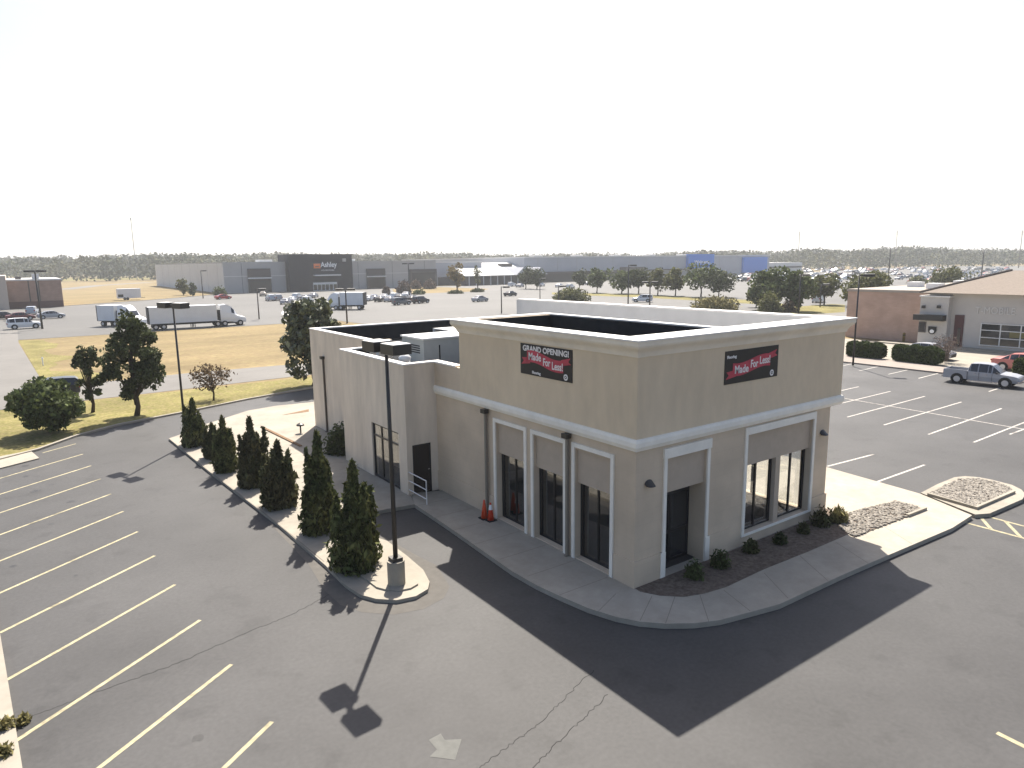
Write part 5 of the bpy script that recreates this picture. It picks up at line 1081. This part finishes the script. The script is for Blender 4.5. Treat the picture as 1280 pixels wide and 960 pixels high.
# far lamp posts and utility poles
def fpole(base, ytop, label, heads=1, m='bronze', r=.12, xoff=0):
    g = G(*base); h = height_at(g, ytop); k = depth(g) / 60; lamp_post((g[0], g[1], 0), h, label, [(0.8, -.58), (-.8, .58)][:heads] if heads < 3 else [], r, m, (1.3, .6, .3), group='lamp posts in the far lots')
fpole((53, 411), 338, 'dark lamp post before the brown brick building', 2, r=.13); fpole((324, 399), 361, 'reddish thin lamp post at the pale lot behind the truck', 1, 'pole_wood', .1); fpole((434, 404), 361, 'lamp post behind the round leafy tree', 2, r=.12)
fpole((512, 374), 329, 'lamp post in the right car cluster before the grey store', 2); fpole((627, 391), 358, 'lamp post left of the far parapet beside the black car', 1, r=.1); fpole((698, 386), 357, 'thin lamp post above the dark roof well', 1, r=.1)
fpole((785, 384), 331, 'dark lamp post crossing the third and fourth row trees', 1); fpole((812, 386), 352, 'wood coloured lamp post right of the white driving car', 2, 'pole_wood'); fpole((998, 392), 343, 'lamp post before the round dark tree', 1)
fpole((1110, 352), 310, 'tall lamp post in the crowded distant lot, left one', 0, r=.2); fpole((1226, 352), 312, 'tall lamp post in the crowded distant lot, right one', 0, r=.2); fpole((254, 373), 338, 'thin lamp post before the pale store side wall', 1); fpole((1025, 384), 355, 'short lamp post at the white SUV', 1, r=.1); fpole((675, 374), 348, 'thin lamp post before the garden shop', 1, r=.1)
for (px, pb, pt_, t, m, r0) in ((171.5, 350, 272, 'tall pale monopole mast beyond the field on the left', 'mast', .32), (446, 332, 299, 'thin mast above the dark portal store', 'mast', .35), (797, 334, 293, 'wooden utility pole above the big grey store', 'pole_wood', .4), (887, 333, 297, 'thin utility pole above the first blue panel', 'pole_wood', .3), (997, 336, 289, 'wooden utility pole right of the big grey store', 'pole_wood', .4), (1118, 335, 288, 'utility pole above the tree line in the middle right', 'pole_wood', .35), (1273, 335, 288, 'utility pole above the tree line at the right edge', 'pole_wood', .35)):
    g = G(px, pb); h = height_at(g, pt_); r_ = empty('utility_pole' if m != 'mast' else 'radio_mast', g, t, 'utility pole' if m != 'mast' else 'mast', 'poles on the horizon')
    MB().tube([g, (g[0], g[1], h)], [r0, r0 * .6], 8).build('pole', m, r_)
    if m != 'mast':
        for z in (.95, .9): MB().box(g[0] - 1.6, g[1] - .15, h * z, g[0] + 1.6, g[1] + .15, h * z + .3).build('crossarm', m, r_)
    else: MB().tube([(g[0], g[1], h * .955), (g[0], g[1], h)], [r0 * 1.15, r0 * 1.15], 8).build('antenna', m, r_)

# distant tree line: a wood that reads as one mass
C_ = []; SZ = []
prof = [(-60, 321), (0, 321), (60, 319.5), (110, 319), (160, 318), (190, 316), (280, 317), (360, 315), (440, 317), (545, 315), (640, 318), (735, 315), (800, 317.5), (880, 312.5), (960, 313), (1000, 310), (1060, 312), (1120, 307.5), (1180, 309.5), (1280, 311), (1380, 311)]
pxs = [p[0] for p in prof]; pys = [p[1] for p in prof]
nl = 2800
for k in range(nl):
    px = rng.uniform(-60, 1345); t = rng.uniform(0, 1) ** 0.7
    dmin = 470 if px < 300 else 540; d = dmin + (1300 - dmin) * t
    rr_ = ray(px, 330); hd = math.hypot(rr_[0], rr_[1]); c = CAM + rr_ * (d / 1.0) ; x, y = c[0], c[1]
    yt = np.interp(px, pxs, pys) + (rng.uniform(0.5, 7.0) if k % 4 else rng.uniform(-1.2, 1.2)); g = (x, y, 0)
    hor = pix((x, y, CAM[2]))[1]; h = min(26, max(6.5, CAM[2] + (hor - yt) * depth(g) / FPX))
    wd = h * rng.uniform(.8, 1.6); m = 100 if d < 900 else 50
    q = sphere_pts(m) * (rng.uniform(.3, 1, (m, 1)) ** .4); q[:, 2] = q[:, 2] * .5 + .5
    C_.append(np.array([x, y, 0]) + q * np.array([wd * .6, wd * .6, h])); SZ.append(np.full(m, h * .11))
leaf_mesh('distant_woods', 'far_trees', None, np.concatenate(C_), np.concatenate(SZ), aspect=1.2, label='hazy band of distant trees along the horizon', cat='woods', kind='stuff')

# ---------------------------------------------------------------- air
HZ = 0.00029
hm = bpy.data.materials.new('haze'); hm.use_nodes = True; n = hm.node_tree.nodes; n.clear()
vo = n.new('ShaderNodeVolumePrincipled'); vo.inputs['Density'].default_value = HZ; vo.inputs['Color'].default_value = (.92, .95, .97, 1); vo.inputs['Anisotropy'].default_value = 0.35
ou = n.new('ShaderNodeOutputMaterial'); hm.node_tree.links.new(vo.outputs[0], ou.inputs['Volume']); M['haze'] = hm
MB().box(-2600, -700, -1.1, 3600, 3600, 75).build('haze', 'haze', label='thin pale haze over the lots and far trees', cat='haze', kind='stuff')
for o in list(bpy.data.objects):
    if o.type == 'MESH' and o.get('kind') == 'structure' and 'label' in o: del o['label']
